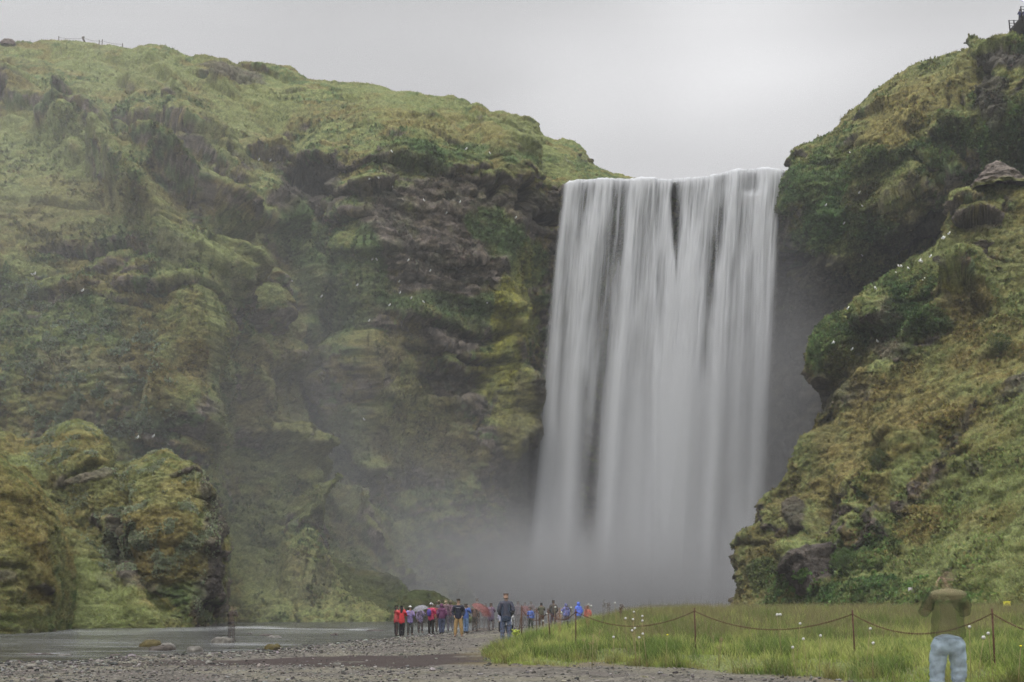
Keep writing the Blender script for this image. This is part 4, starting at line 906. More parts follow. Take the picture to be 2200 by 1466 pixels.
# scattered taller stems in the front
xb, yb, zb, mb, Pb = mead_pts(int(5000*RES), 16, 34, .3)
cc = np.ones((len(xb), 3))*STR*rng.uniform(.6, 1.2, (len(xb), 1))
blades('grass_stems', xb, yb, zb, rng.uniform(.25, .5, len(xb)), np.full(len(xb), .007), cc, lean=.4, label='dry straw coloured stems among the green grass')

# ------------------------------------------------------------------ turf, moss and leaves on the slopes
tufts('slope_grass', [HILL], int(420000*RES), .13, 2, weight=lambda l: (.05+(1-l.rocky)**1.3)*(1-(l.px > 1325)*(l.py < 440))*sstep(1330, 1100, l.py), wid=.22, gain=1.05, label='turf and moss growing over the gorge wall')
tufts('slope_leaves', [HILL], int(60000*RES), .20, 3, flat=.2, weight=lambda l: l.lush*(1-(l.px > 1325)*(l.py < 440))*sstep(40, 110, l.py-np.interp(l.px, [0, 300, 470, 820, 1090, 1320], [96, 100, 121, 178, 247, 382]))*l.lush*(1-l.rocky*.5), wid=.8, gain=.95, label='broad leaved plants in the gullies of the gorge wall')
tufts('wall_grass', [RWALL], int(150000*RES), .15, 2, weight=lambda l: (.06+(1-l.rocky)**1.3), wid=.22, label='turf growing on the right gorge wall')
tufts('wall_leaves', [RWALL], int(80000*RES), .21, 3, flat=.2, weight=lambda l: l.lush*(1-l.rocky*.4), wid=.8, label='leafy plants hanging on the right gorge wall')
tufts('hillside_grass', [NEAR], int(420000*RES), .125, 2, weight=lambda l: (.05+(1-l.rocky)**1.3), wid=.16, gain=1.2, label='rough grass and moss on the right hillside')
tufts('hillside_leaves', [NEAR], int(60000*RES), .19, 3, flat=.2, weight=lambda l: l.lush**2*(1-l.rocky*.6), wid=.8, gain=1.0, label='leafy green plants on the right hillside')
tufts('crag_moss', [CRAG, MOUND], int(300000*RES), .075, 2, weight=lambda l: (.05+(1-l.rocky)**1.3), wid=.25, gain=1.2, label='moss and grass on the crags across the river')
class _P: pass
def speck(Ld, n, size, colr, blobs, name, label, flat=.5, wid=.9):
    w = np.zeros(len(Ld.V))
    for b in blobs:
        u, v = blobw(Ld.px, Ld.py, b); w = np.maximum(w, np.exp(-(u*u+v*v)**2))
    w = w*sstep(.05, .35, fbm(Ld.V, .55, 3, 600))
    q = Land(); q.__dict__.update(Ld.__dict__); q.C = np.ones_like(Ld.C)*colr; q.w = w
    return tufts(name, [q], n, size, 4, flat=flat, weight=lambda l: l.w, wid=wid, cvar=.3, label=label)
speck(CRAG, int(26000*RES), .085, np.array([.25, .28, .18]), [(160,960,100,45,0),(340,1000,110,40,0),(300,1090,130,50,0),(300,1180,110,50,0),(400,1130,60,90,0),(440,1290,20,40,0)], 'pale_cushions', 'pale grey green cushion plants dotted over the crag')
speck(HILL, int(6000*RES), .17, np.array([.20, .235, .15]), [(180,740,140,50,0),(90,800,110,90,0),(180,900,160,40,0),(60,640,60,30,0),(250,830,100,60,0)], 'pale_leaves', 'pale leafy plants dotted over the lower gorge wall')
speck(NEAR, int(9000*RES), .14, np.array([.12, .19, .06]), [(1850,1285,170,30,-5),(1700,1265,50,40,0),(1860,1200,60,40,0),(1990,1290,90,24,0)], 'bright_leaves', 'bright green leafy plants at the foot of the hillside')
# ================================================================== WATERFALL AND SPRAY
EL = [(360,1216),(395,1213),(450,1206),(600,1190),(850,1162),(1050,1140),(1290,1108),(1340,1104)]
ER = [(360,1683),(395,1682),(450,1676),(600,1667),(850,1658),(1050,1652),(1290,1645),(1340,1644)]
# jets: (y, centre, half width) knots and a strength
JETS = [
 ([(380,1238,16),(700,1190,15),(1000,1178,18),(1250,1165,24)], .55), ([(380,1222,9),(700,1176,8),(1250,1140,16)], .5),
 ([(380,1292,26),(600,1252,26),(800,1236,24),(1000,1226,20),(1250,1215,24)], .75),
 ([(385,1318,8),(600,1305,7),(850,1275,8),(1100,1252,10)], .28),
 ([(380,1372,20),(480,1358,18),(700,1340,18),(900,1322,17),(1250,1300,18)], .95),
 ([(380,1396,14),(600,1388,12),(800,1372,16),(1250,1350,26)], .45), ([(380,1428,13),(600,1440,20),(800,1430,32),(1250,1410,40)], .62),
 ([(380,1404,5),(600,1408,5),(720,1408,8)], .4),
 ([(375,1478,22),(500,1476,24),(640,1470,34),(900,1462,34),(1250,1440,40)], .72), ([(372,1530,24),(480,1515,22),(640,1495,24),(800,1490,24),(1250,1470,30)], .62),
 ([(366,1585,15),(450,1572,16),(600,1556,22),(800,1545,20),(1000,1538,18),(1290,1522,16)], .95),
 ([(415,1612,14),(600,1598,12),(800,1590,13),(1250,1580,26)], .6), ([(366,1640,22),(500,1640,22),(800,1632,20),(1000,1626,18),(1250,1612,22)], .95),
 ([(366,1672,8),(600,1660,9),(1000,1648,12),(1250,1640,14)], .45)]
GAPS = [([(395,1322,7),(700,1298,9),(900,1280,12),(1120,1262,20)], .55), ([(400,1450,9),(480,1452,8),(560,1452,3)], 1.2), ([(420,1556,10),(600,1530,10),(760,1512,10)], .55),
        ([(400,1262,6),(500,1245,5)], .5), ([(600,1418,5),(720,1420,6)], .35), ([(700,1618,5),(1100,1604,9)], .35), ([(480,1220,6),(900,1200,5)], .3), ([(800,1255,8),(1150,1250,22)], .4), ([(400,1602,8),(560,1585,7)], .45),
        ([(400,1345,6),(520,1333,6)], .35)]
nt_, ns_ = 330, 620
yv = np.concatenate([np.linspace(0, 1, nt_)])
ss = np.linspace(-.02, 1.02, ns_)
TT, SS = np.meshgrid(yv, ss, indexing='ij'); T_ = TT.ravel(); S_ = SS.ravel()
def curtain(name, dY, seed, kbase, kjet, fold, kfine, amax=.98, soft=1.0):
    tf = np.clip((T_-.03)/.97, 0, 1)                         # first rows run level over the lip
    px0 = np.interp(380, *zip(*EL))+(np.interp(380, *zip(*ER))-np.interp(380, *zip(*EL)))*S_
    ylip = lip(px0)-.5+2.2*noise(np.stack([px0*.03, px0*0, px0*0], 1), 1.0, 61)+1.2*noise(np.stack([px0*.12, px0*0, px0*0], 1), 1.0, 62)
    yy = ylip+(1334-ylip)*tf
    l = np.interp(yy, *zip(*EL)); r = np.interp(yy, *zip(*ER))
    PXc = l+(r-l)*S_
    D = np.zeros(len(yy))
    for kn, st in JETS:
        k_ = np.array(kn); c = np.interp(yy, k_[:, 0], k_[:, 1]); hw = np.interp(yy, k_[:, 0], k_[:, 2])*1.15
        on = sstep(k_[0, 0]-12, k_[0, 0]+8, yy) if k_[0, 0] > 400 else 1
        D = D+st*np.exp(-((PXc-c)/hw)**2)*on
    Gp = np.zeros(len(yy))
    for kn, st in GAPS:
        k_ = np.array(kn); c = np.interp(yy, k_[:, 0], k_[:, 1]); hw = np.interp(yy, k_[:, 0], k_[:, 2])*1.3
        Gp = Gp+st*np.exp(-((PXc-c)/hw)**2)*sstep(k_[0, 0]-30, k_[0, 0]+40, yy)*(1-sstep(k_[-1, 0]-20, k_[-1, 0]+90, yy))
    q = np.stack([px0+(PXc-px0)*.15, yy*.012, 0*yy], 1)
    f1 = fbm(q, [.13, .35, 1], 3, seed, .65); f2 = fbm(q, [.035, .35, 1], 3, seed+5, .6)
    fine = sstep(1000, 380, yy)
    dn_ = D*kjet+kbase*(.6+.4*sstep(450, 1200, yy))+.55*kfine*f1*fine+.45*f2*(.12+.88*fine)-Gp*.7
    dn_ = dn_+.25*(1-sstep(0, 26, yy-ylip))
    edge = sstep(-.015, .02+.05*sstep(450, 1000, yy)*soft, S_)*sstep(1.012, .985-.04*sstep(450, 1000, yy)*soft, S_)
    al = np.clip(dn_, .0, amax)*edge
    out_ = 3.2*np.sqrt(np.clip(tf, 0, 1))*(1-.25*tf)
    Yc = 143.35+dY-out_-fold*np.clip(D, 0, 1.3)-.35*f2*fine-.2*f1*fine
    z_ = CH+(HY-yy)/F*143.35
    z_ = np.where(T_ < .03, z_-.5*((.03-T_)/.03), z_); Yc = np.where(T_ < .03, Yc+7*((.03-T_)/.03), Yc)
    X_ = (PXc-CX)/F*143.35*(1-.0*tf)
    X_ = (PXc-CX)/F*Yc; z_ = np.where(T_ < .03, z_, CH+(HY-yy)/F*Yc)
    V = np.stack([X_, Yc, z_], 1)
    return link(name, mesh_np(name, V, gridfaces(nt_, ns_), attr={'dens': al}), M_FALL, kind='structure', label='silky white water falling over the cliff edge')
M_FALL, nt, N, L = nodes('falling_water')
out = N.new('ShaderNodeOutputMaterial'); df = N.new('ShaderNodeBsdfDiffuse'); tl = N.new('ShaderNodeBsdfTranslucent'); tr = N.new('ShaderNodeBsdfTransparent'); m1 = N.new('ShaderNodeMixShader'); m2 = N.new('ShaderNodeMixShader')
at = N.new('ShaderNodeAttribute'); at.attribute_name = 'dens'
df.inputs[0].default_value = (.59, .60, .622, 1); tl.inputs[0].default_value = (.59, .60, .622, 1); m1.inputs[0].default_value = .3
L.new(df.outputs[0], m1.inputs[1]); L.new(tl.outputs[0], m1.inputs[2]); L.new(at.outputs['Fac'], m2.inputs[0]); L.new(tr.outputs[0], m2.inputs[1]); L.new(m1.outputs[0], m2.inputs[2]); L.new(m2.outputs[0], out.inputs[0])
curtain('waterfall', .0, 700, .36, .85, 1.2, .65, .98)
curtain('waterfall', 1.6, 740, .60, .50, .5, .40, .96, 1.6)

# the air: thin even haze round everything, thick spray at the foot of the fall, spray drifting left
def volume_box(name, lo, hi, label):
    v, f = box(((lo[0]+hi[0])/2, (lo[1]+hi[1])/2, (lo[2]+hi[2])/2), (hi[0]-lo[0], hi[1]-lo[1], hi[2]-lo[2]))
    return multi_mesh(name, [(v, f)], smooth=False)
m, nt, N, L = nodes('haze')
out = N.new('ShaderNodeOutputMaterial'); pv = N.new('ShaderNodeVolumePrincipled'); pv.inputs['Color'].default_value = (.72, .74, .76, 1); pv.inputs['Density'].default_value = HAZE_D = .0005
L.new(pv.outputs[0], out.inputs['Volume'])
link('haze', volume_box('haze', (-420, -60, -2.0), (420, 330, 130), ''), m, kind='stuff', label='thin haze filling the whole gorge')
def mist(name, lo, hi, expr, col, label, aniso=0):
    """expr: list of (centre, radii, density) soft ellipsoids, times a slow noise"""
    m, nt, N, L = nodes(name)
    out = N.new('ShaderNodeOutputMaterial'); pv = N.new('ShaderNodeVolumePrincipled'); pv.inputs['Color'].default_value = col+(1,); pv.inputs['Anisotropy'].default_value = aniso
    tc = N.new('ShaderNodeTexCoord'); acc = None
    for c, r, d in expr:
        a = N.new('ShaderNodeVectorMath'); a.operation = 'SUBTRACT'; a.inputs[1].default_value = c; L.new(tc.outputs['Object'], a.inputs[0])
        b_ = N.new('ShaderNodeVectorMath'); b_.operation = 'DIVIDE'; b_.inputs[1].default_value = r; L.new(a.outputs[0], b_.inputs[0])
        q = N.new('ShaderNodeVectorMath'); q.operation = 'DOT_PRODUCT'; L.new(b_.outputs[0], q.inputs[0]); L.new(b_.outputs[0], q.inputs[1])
        s1 = N.new('ShaderNodeMath'); s1.operation = 'MULTIPLY'; s1.inputs[1].default_value = -1; L.new(q.outputs['Value'], s1.inputs[0])
        s2 = N.new('ShaderNodeMath'); s2.operation = 'EXPONENT'; L.new(s1.outputs[0], s2.inputs[0])
        s3 = N.new('ShaderNodeMath'); s3.operation = 'MULTIPLY'; s3.inputs[1].default_value = d; L.new(s2.outputs[0], s3.inputs[0])
        if acc is None: acc = s3
        else:
            t = N.new('ShaderNodeMath'); L.new(acc.outputs[0], t.inputs[0]); L.new(s3.outputs[0], t.inputs[1]); acc = t
    n_ = N.new('ShaderNodeTexNoise'); n_.inputs['Scale'].default_value = .045; n_.inputs['Detail'].default_value = 2; L.new(tc.outputs['Object'], n_.inputs['Vector'])
    mr_ = N.new('ShaderNodeMapRange'); mr_.inputs[1].default_value = .3; mr_.inputs[2].default_value = .7; mr_.inputs[3].default_value = .6; mr_.inputs[4].default_value = 1.4; L.new(n_.outputs['Fac'], mr_.inputs[0])
    t = N.new('ShaderNodeMath'); t.operation = 'MULTIPLY'; L.new(acc.outputs[0], t.inputs[0]); L.new(mr_.outputs[0], t.inputs[1])
    L.new(t.outputs[0], pv.inputs['Density']); L.new(pv.outputs[0], out.inputs['Volume'])
    return link(name, volume_box(name, lo, hi, ''), m, kind='stuff', label=label)
MISTC = (.78, .78, .795)
mist('spray', (-50, 108, -.8), (62, 146, 62), [((2, 132, 0), (28, 9, 9.5), .14), ((20, 134, 0), (24, 9, 7), .08), ((-16, 122, 0), (17, 10, 10), .07), ((37, 139, 26), (7, 4, 20), .085), ((18, 134, 14), (26, 6, 18), .012)],
     MISTC, 'thick grey spray boiling up at the foot of the fall')
mist('drifting_spray', (-90, 70, -.8), (2, 134, 92), [((-48, 96, 26), (24, 12, 28), .012), ((-22, 121, 8), (18, 9, 15), .034), ((-26, 118, 30), (12, 12, 22), .004), ((-25, 91, 8), (11, 6, 15), .014)],
     (.68, .69, .68), 'thin spray drifting over the left side of the gorge')
# ================================================================== FENCE
M_RUST = mat_plain('rust', (.085, .042, .026), .9, nscale=40, var=.45, bump=.5)
def post(pxt, pyt, pxb, Y, h, label):
    """a steel rod driven into the turf"""
    x0 = (pxb-CX)/F*Y; zt = CH+(HY-pyt)/F*Y; zb = zt-h; xt = (pxt-CX)/F*Y
    root = empty('fence_post', (x0, Y, zb), 0, label=label, category='fence post', group='rusty posts of the chain fence')
    dx = xt-x0
    link('rod', tube_mesh('rod', [(0, 0, -.25), (dx*.5, 0, h*.5), (dx, 0, h)], [.019, .018, .017], 8), M_RUST, root)
    a = [(dx-.0+.03*math.cos(t), .03*math.sin(t), h*.93-.0) for t in np.linspace(0, 2*math.pi, 9)]
    link('chain_loop', tube_mesh('chain_loop', a, .006, 5), M_RUST, root)
    return (x0+dx*.93, Y, zb+h*.93)
PO = [post(1121,1300,1121,34,1.2,'rusty post at the left tip of the meadow, upright one of the crossed pair'),
      post(1122,1306,1113,38,1.2,'rusty post leaning right, behind the upright one at the left tip of the meadow'),
      post(1153,1306,1153,40,1.15,'short rusty post farthest back, behind the sagging left chain'),
      post(1177,1308,1184,31.5,1.2,'rusty post leaning left between the first two sagging chains'),
      post(1237,1308,1237,28.6,1.25,'upright rusty post with a dandelion head at its top'),
      post(1492,1306,1495,26,1.25,'rusty post alone in front of the waterfall'),
      post(1831,1311,1838,22.6,1.3,'rusty post below the white marker in the hillside grass'),
      post(2131,1308,2139,19.6,1.35,'rusty post right of the see-through figure'),
      post(2490,1306,2500,17,1.35,'rusty post outside the right edge of the picture')]
def chain(a, b, sag, label):
    """a hanging chain of oval links"""
    a = Vector(a); b = Vector(b); L_ = (b-a).length; n = int(L_/.034); parts = []
    cx_ = lambda t: a.lerp(b, t)+Vector((0, 0, -4*sag*t*(1-t)))
    for i in range(n):
        t = (i+.5)/n; p = cx_(t); d = (cx_(min(1, t+.01))-cx_(max(0, t-.01))).normalized()
        s = d.cross(Vector((0, 0, 1))).normalized(); u = d.cross(s)
        w = s if i % 2 else u
        ring = []
        for k_ in range(9):
            an = 2*math.pi*k_/8; ring.append(p+d*math.cos(an)*.024+w*math.sin(an)*.013)
        parts.append(tube(ring, .0052, 4, cap=False))
    return link('chain', multi_mesh('chain', parts), M_RUST, label=label, category='chain', group='chains hanging between the rusty posts')
def sagz(a, b, py):                                       # how far the chain hangs, from how low it reads in the photo
    m = (Vector(a)+Vector(b))/2; return m.z-(CH+(HY-py)/F*m.y)
for i, j, py, lb in ((0,3,1333,'short chain from the upright left post to the leaning post'),(1,2,1323,'farthest chain at the left tip of the meadow'),(2,3,1325,'back chain running down to the leaning post'),
                 (3,4,1332,'deep sagging chain left of the post with the dandelion head'),(4,5,1346,'long chain left of the post in front of the waterfall'),(5,6,1353,'long chain right of the post in front of the waterfall'),
                 (6,7,1362,'chain hanging in front of the see-through figure'),(7,8,1372,'chain leaving the picture at the right edge')):
    chain(PO[i], PO[j], sagz(PO[i], PO[j], py), lb)

# ------------------------------------------------------------------ dandelions
M_SEED = mat_plain('seed_head', (.62, .62, .58), .9, nscale=60, var=.15); M_STEM = mat_plain('stem', (.26, .20, .10), .8); M_YEL = mat_plain('petals', (.75, .62, .03), .7)
def fluff(r, n=150):
    parts = []
    g = np.random.default_rng(3)
    v, f = ball((0, 0, 0), (r*.62, r*.62, r*.62), 6, 8); parts.append((v, f))
    for k_ in range(n):
        d = Vector(g.normal(0, 1, 3)).normalized(); s = d.orthogonal().normalized(); t = d.cross(s)
        c = d*r; q = r*.22
        parts.append(([tuple(d*r*.5), tuple(c+s*q), tuple(c+t*q)], [(0, 1, 2)])); parts.append(([tuple(c-s*q), tuple(c+t*q), tuple(c+s*q), tuple(c-t*q)], [(0, 1, 2, 3)]))
    return multi_mesh('seed_head', parts, smooth=False)
FL = fluff(.024)
def stem_mesh(dx, h): return tube_mesh('stem', [(-dx, 0, 0), (-dx*.55, .0, h*.5), (0, 0, h)], [.0045, .004, .0035], 5)
FLW = [(1344,1329,24.5,'white seed head above the chain, left of a pair in front of the fall'),(1360,1331,24.5,'dull seed head just left of the stacked pair in front of the fall'),(1380,1324,25,'upper seed head of the stacked pair in front of the fall'),(1380,1334,24.5,'lower seed head of the stacked pair in front of the fall'),
 (1362,1315,27,'white seed head against the far edge of the grass left of the middle post'),(1364,1350,23.5,'white seed head just under the chain, left of the middle post'),(1358,1355,23.3,'seed head touching the one just under the chain'),(1318,1369,23,'low white seed head left of the middle post'),(1381,1362,23.2,'low white seed head above a smaller one, left of the middle post'),(1373,1370,23,'small low seed head left of the middle post'),
 (1321,1296,29,'seed head standing against the spray at the grassy skyline'),(1670,1321,23,'left head of the large touching pair of seed heads'),(1676,1321,23.02,'right head of the large touching pair of seed heads'),(1719,1340,22,'small pale seed head between middle and third post'),(1726,1373,20.5,'half blown seed head left of the third post'),(1703,1391,20.3,'low pale seed head between middle and third post'),
 (1763,1366,20.6,'seed head just left of the third post'),(1870,1351,20.2,'seed head right of the third post under the chain'),(1876,1382,19.2,'lower seed head right of the third post'),(2083,1347,18.4,'seed head touching the chain right of the see-through figure'),(2113,1370,17.8,'large seed head left of the fourth post'),(2123,1361,17.9,'small seed head left of the fourth post'),
 (1193,1305,30,'white seed head right of the leaning post'),(1227,1306,29.5,'seed head left of the post with the dandelion head'),(1264,1299,29.5,'upper seed head of the two right of the blue raincoat'),(1270,1302,29.5,'lower seed head of the two right of the blue raincoat'),(1167,1334,30,'seed head below the left chain'),(1206,1316,30,'seed head among the dark stems by the leaning post'),(1175,1319,30.5,'small seed head against the leaning post')]
for (a, b_, Y, lb) in FLW:
    x0 = (a-CX)/F*Y; zt = CH+(HY-b_)/F*Y; g = gz1(x0, Y); h = max(.12, zt-g)
    root = empty('dandelion', (x0, Y, g), 0, label=lb, category='dandelion', group='white dandelion clocks in the meadow')
    sc = 1.5 if (a, b_) in ((1670,1321),(1676,1321),(2113,1370)) else 1.25
    link('stem', stem_mesh(random.uniform(-.12, .12), h), M_STEM, root)
    o = link('seed_head', FL, M_SEED if not FL.materials else None, root); o.location = (0, 0, h); o.scale = (sc*.95,)*3
for (a, b_, Y, lb) in ((1434,1364,23,'single yellow dandelion left of the middle post'),(2193,1388,17.2,'yellow flower at the right edge of the meadow')):
    x0 = (a-CX)/F*Y; zt = CH+(HY-b_)/F*Y; g = gz1(x0, Y); h = max(.1, zt-g)
    root = empty('dandelion', (x0, Y, g), 0, label=lb, category='dandelion')
    link('stem', stem_mesh(.05, h), M_STEM, root)
    v, f = ball((0, 0, 0), (.024, .024, .012), 6, 12); o = link('petals', multi_mesh('petals', [(v, f)]), M_YEL, root); o.location = (0, 0, h)
# yellow green herb at the tip of the meadow, and bare stalks against the spray
hx, hy_ = (1108-CX)/F*33, 33.0
root = empty('herb', (hx, hy_, gz1(hx, hy_)), 0, label='yellow green flowering herb at the left tip of the meadow', category='plant')
n = 60; a = rng.uniform(0, 6.28, n); r_ = rng.uniform(0, .16, n)
pts = [((0, 0, 0), (r_[i]*math.cos(a[i])*.6, r_[i]*math.sin(a[i])*.6, .3), (r_[i]*math.cos(a[i]), r_[i]*math.sin(a[i]), rng.uniform(.42, .60))) for i in range(n)]
link('stalks', multi_mesh('stalks', [tube(p, .004, 4) for p in pts[:24]]), mat_plain('herb_green', (.12, .2, .03), .8), root)
link('flowers', multi_mesh('flowers', [ball(p[2], (.032, .032, .022), 4, 6) for p in pts]), mat_plain('herb_flower', (.30, .36, .05), .8), root)
def stalk_plant(px, Y, top, label, colr, n=9, spread=.18, heads=.012):
    x0 = (px-CX)/F*Y; g = gz1(x0, Y); h = CH+(HY-top)/F*Y-g
    root = empty('stalk_plant', (x0, Y, g), 0, label=label, category='plant')
    st = []; hd = []
    for i in range(n):
        an = random.uniform(0, 6.28); rr = random.uniform(.1, 1)*spread; hh = h*random.uniform(.65, 1)
        tip = (rr*math.cos(an), rr*math.sin(an)*.6, hh); st.append(tube([(rr*.3*math.cos(an), 0, 0), (tip[0]*.7, tip[1]*.7, hh*.6), tip], .0032, 4))
        for k_ in range(5):
            q = (tip[0]+random.uniform(-.05, .05), tip[1], tip[2]-random.uniform(0, .10)); hd.append(ball(q, (heads, heads, heads*1.2), 4, 5)); st.append(tube([(tip[0]*.9, tip[1]*.9, hh*.85), q], .0025, 3))
    link('stalks', multi_mesh('stalks', st), mat_plain('dry_stalk', colr, .9), root); link('buds', multi_mesh('buds', hd), mat_plain('buds', tuple(c*.8 for c in colr), .9), root)
stalk_plant(1203, 33, 1303, 'cluster of reddish dandelion stalks right of the leaning post', (.30, .17, .10), 10, .16)
stalk_plant(1222, 33, 1301, 'dark seeding stalks left of the post with the dandelion head', (.06, .05, .05), 6, .10)
stalk_plant(1262, 34, 1297, 'reddish stalks right of the blue raincoat', (.32, .14, .10), 9, .12)
stalk_plant(1294, 37, 1286, 'grey feathery stalks against the spray, leftmost of the skyline stalks', (.20, .19, .18), 9, .26, .012)
stalk_plant(1308, 36.5, 1292, 'dark stalks against the spray right of the grey feathery ones', (.15, .12, .10), 5, .12, .012)
stalk_plant(1332, 36, 1298, 'brown bent stalks on the skyline beside a seed head', (.12, .08, .05), 10, .18, .014)
stalk_plant(1273, 24, 1352, 'dry yellowish stalks low in the grass right of the dandelion post', (.30, .25, .12), 7, .30, .008)
stalk_plant(1543, 23, 1362, 'dry stalks right of the middle post', (.24, .19, .10), 5, .30, .007)

# ------------------------------------------------------------------ marker, yellow sign
def on_land(Ld, px, py):
    d = (Ld.px-px)**2+(Ld.py-py)**2
    k_ = np.where(d < max(9, d.min()*4))[0]; i = k_[np.argmin(Ld.V[k_, 1])]
    return Ld.V[i], Ld.N[i]
p, _ = on_land(NEAR, 1953, 1277)
root = empty('marker_post', tuple(p), 0, label='short white marker post in the hillside grass', category='marker post')
link('post', multi_mesh('post', [box((0, 0, .12), (.13, .10, .74))], smooth=False), mat_plain('white_paint', (.62, .60, .60), .6), root)
link('side_plate', multi_mesh('side_plate', [box((.12, .01, .14), (.10, .06, .70))], smooth=False), mat_plain('grey_plate', (.34, .30, .31), .6), root)
p, _ = on_land(NEAR, 2169, 1318)
root = empty('yellow_sign', tuple(p), 0, label='small yellow sign on a slanting stick at the foot of the hillside', category='sign')
Ys = p[1]; m_ = Ys/F
link('stick', tube_mesh('stick', [(.10*1, 0, -.1), (0.0, 0, 12*m_), (-.04, 0, 22*m_)], .03, 6), mat_plain('grey_wood', (.38, .38, .36), .8), root)
v, f = box((-6*m_, -.04, 22*m_), (15*m_, .03, 11*m_)); o = link('board', multi_mesh('board', [(v, f)], False), mat_plain('yellow_paint', (.62, .58, .06), .6), root); 
v, f = box((-6*m_, -.062, 22*m_), (9*m_, .01, 6*m_)); link('worn_print', multi_mesh('worn_print', [(v, f)], False), mat_plain('worn_yellow', (.52, .47, .05), .7), root)
o.rotation_euler = (0, math.radians(-3), 0)
# ------------------------------------------------------------------ shrub on the hillside
def shrub(px, py, R, label, colr, Ld=NEAR, n=2600, leaf=.10):
    p, nn = on_land(Ld, px, py)
    root = empty('shrub', tuple(p), 0, label=label, category='shrub')
    br = []
    for i in range(14):
        a_ = random.uniform(0, 6.28); t_ = (R*.8*math.cos(a_)*random.uniform(.3, 1), R*.5*math.sin(a_), R*random.uniform(.7, 1.5)); br.append(tube([(0, 0, -.1), (t_[0]*.4, t_[1]*.4, t_[2]*.5), t_], [.035, .02, .008], 5))
    link('stem', multi_mesh('stem', br), mat_plain('bark', (.09, .07, .05), .9), root)
    P = rng.normal(0, 1, (n, 3)); P /= np.linalg.norm(P, axis=1, keepdims=True); P *= (rng.uniform(0, 1, (n, 1))**.4)*np.array([R, R*.7, R*.8]); P[:, 2] += R*.85
    P = P*(1+.35*noise(P, 1.1/R*1.5, 5))[:, None]
    d = rng.normal(0, 1, (n, 3)); d /= np.linalg.norm(d, axis=1, keepdims=True); e = np.cross(d, rng.normal(0, 1, (n, 3))); e /= np.linalg.norm(e, axis=1, keepdims=True)
    V = np.stack([P-d*leaf*.5, P+e*leaf*.25, P+d*leaf*.5, P-e*leaf*.25], 1).reshape(-1, 3)
    C_ = np.repeat(np.array(colr)*rng.uniform(.6, 1.4, (n, 1)), 4, 0)
    link('foliage', mesh_np('foliage', V, np.arange(n*4).reshape(-1, 4), C_, False), M_BLADE, root)
shrub(1888, 1012, 1.15, 'round dark green shrub halfway up the right hillside', (.055, .075, .028))
shrub(1815, 1228, 1.0, 'grey green bush right of the dark rock at the foot of the hillside', (.075, .11, .045))
shrub(2148, 765, 1.1, 'sparse dark shrub high on the right hillside near the edge', (.06, .085, .035))
# ------------------------------------------------------------------ pinnacle and pointed rock
def crag_rock(name, px, py, Y, w, h, d, label, colf, prof, seed, cat='rock', depthoff=0):
    x0 = (px-CX)/F*Y; z0 = CH+(HY-py)/F*Y
    nz_, na = 70, 90; tz = np.linspace(0, 1, nz_); an = np.linspace(0, 2*np.pi, na, endpoint=False)
    T2, A2 = np.meshgrid(tz, an, indexing='ij'); T2 = T2.ravel(); A2 = A2.ravel()
    rad = np.interp(T2, [q[0] for q in prof], [q[1] for q in prof]); off = np.interp(T2, [q[0] for q in prof], [q[2] if len(q) > 2 else 0 for q in prof])
    V = np.stack([np.cos(A2)*rad*w/2+off*w, np.sin(A2)*rad*d/2, T2*h], 1)
    V[:, :2] *= (1+.28*fbm(V, [.9, .9, 1.6], 4, seed))[:, None]
    V[:, 2] += .12*fbm(V, 1.5, 3, seed+3)*(T2 > .02)
    C_ = colf(V, T2)
    Fs = [(i*na+j, i*na+(j+1) % na, (i+1)*na+(j+1) % na, (i+1)*na+j) for i in range(nz_-1) for j in range(na)]
    me = mesh_np(name, V, Fs, np.clip(C_, .01, .5))
    o = link(name, me, M_NEAR, label=label, category=cat); o.location = (x0, Y+depthoff, z0); return o
def cpin(V, T):
    C_ = mixc(np.ones((len(V), 3))*ROCK*.75, DROCK, sstep(-.1, .3, fbm(V, [1, 1, 3], 4, 811))); C_ = mixc(C_, OLIVE*.75, sstep(.80, .86, T+.06*noise(V, 2, 9))); C_ = mixc(C_, OCHRE*.8, sstep(.42, .3, T+.15*noise(V, 1.5, 8))*.8); return C_*(1+.5*fbm(V, 4, 3, 812))[:, None]
crag_rock('rock_pinnacle', 2078, 600, 99, 3.6, 3.3, 3.2, 'mushroom shaped rock pinnacle with a mossy cap on the right hillside', cpin, [(0,1.3),(.25,1.05),(.5,.62),(.62,.60),(.78,.72),(.82,.86),(.93,.86),(1,.15)], 810, depthoff=-1.5)
def cgrey(V, T):
    C_ = mixc(np.ones((len(V), 3))*ROCK*1.15, DROCK, sstep(0, .4, fbm(V, [1, 1, 2], 4, 821))*.7); C_ = mixc(C_, OLIVE, sstep(.2, .0, T)); return C_*(1+.5*fbm(V, 4, 3, 822))[:, None]
crag_rock('pointed_rock', 2143, 412, 102, 5.2, 3.0, 4, 'bare grey pointed rock on the crest of the right hillside', cgrey, [(0,1.2),(.3,.92),(.6,.55,-.03),(.85,.28,-.06),(1,.03,-.08)], 820, depthoff=-.5)
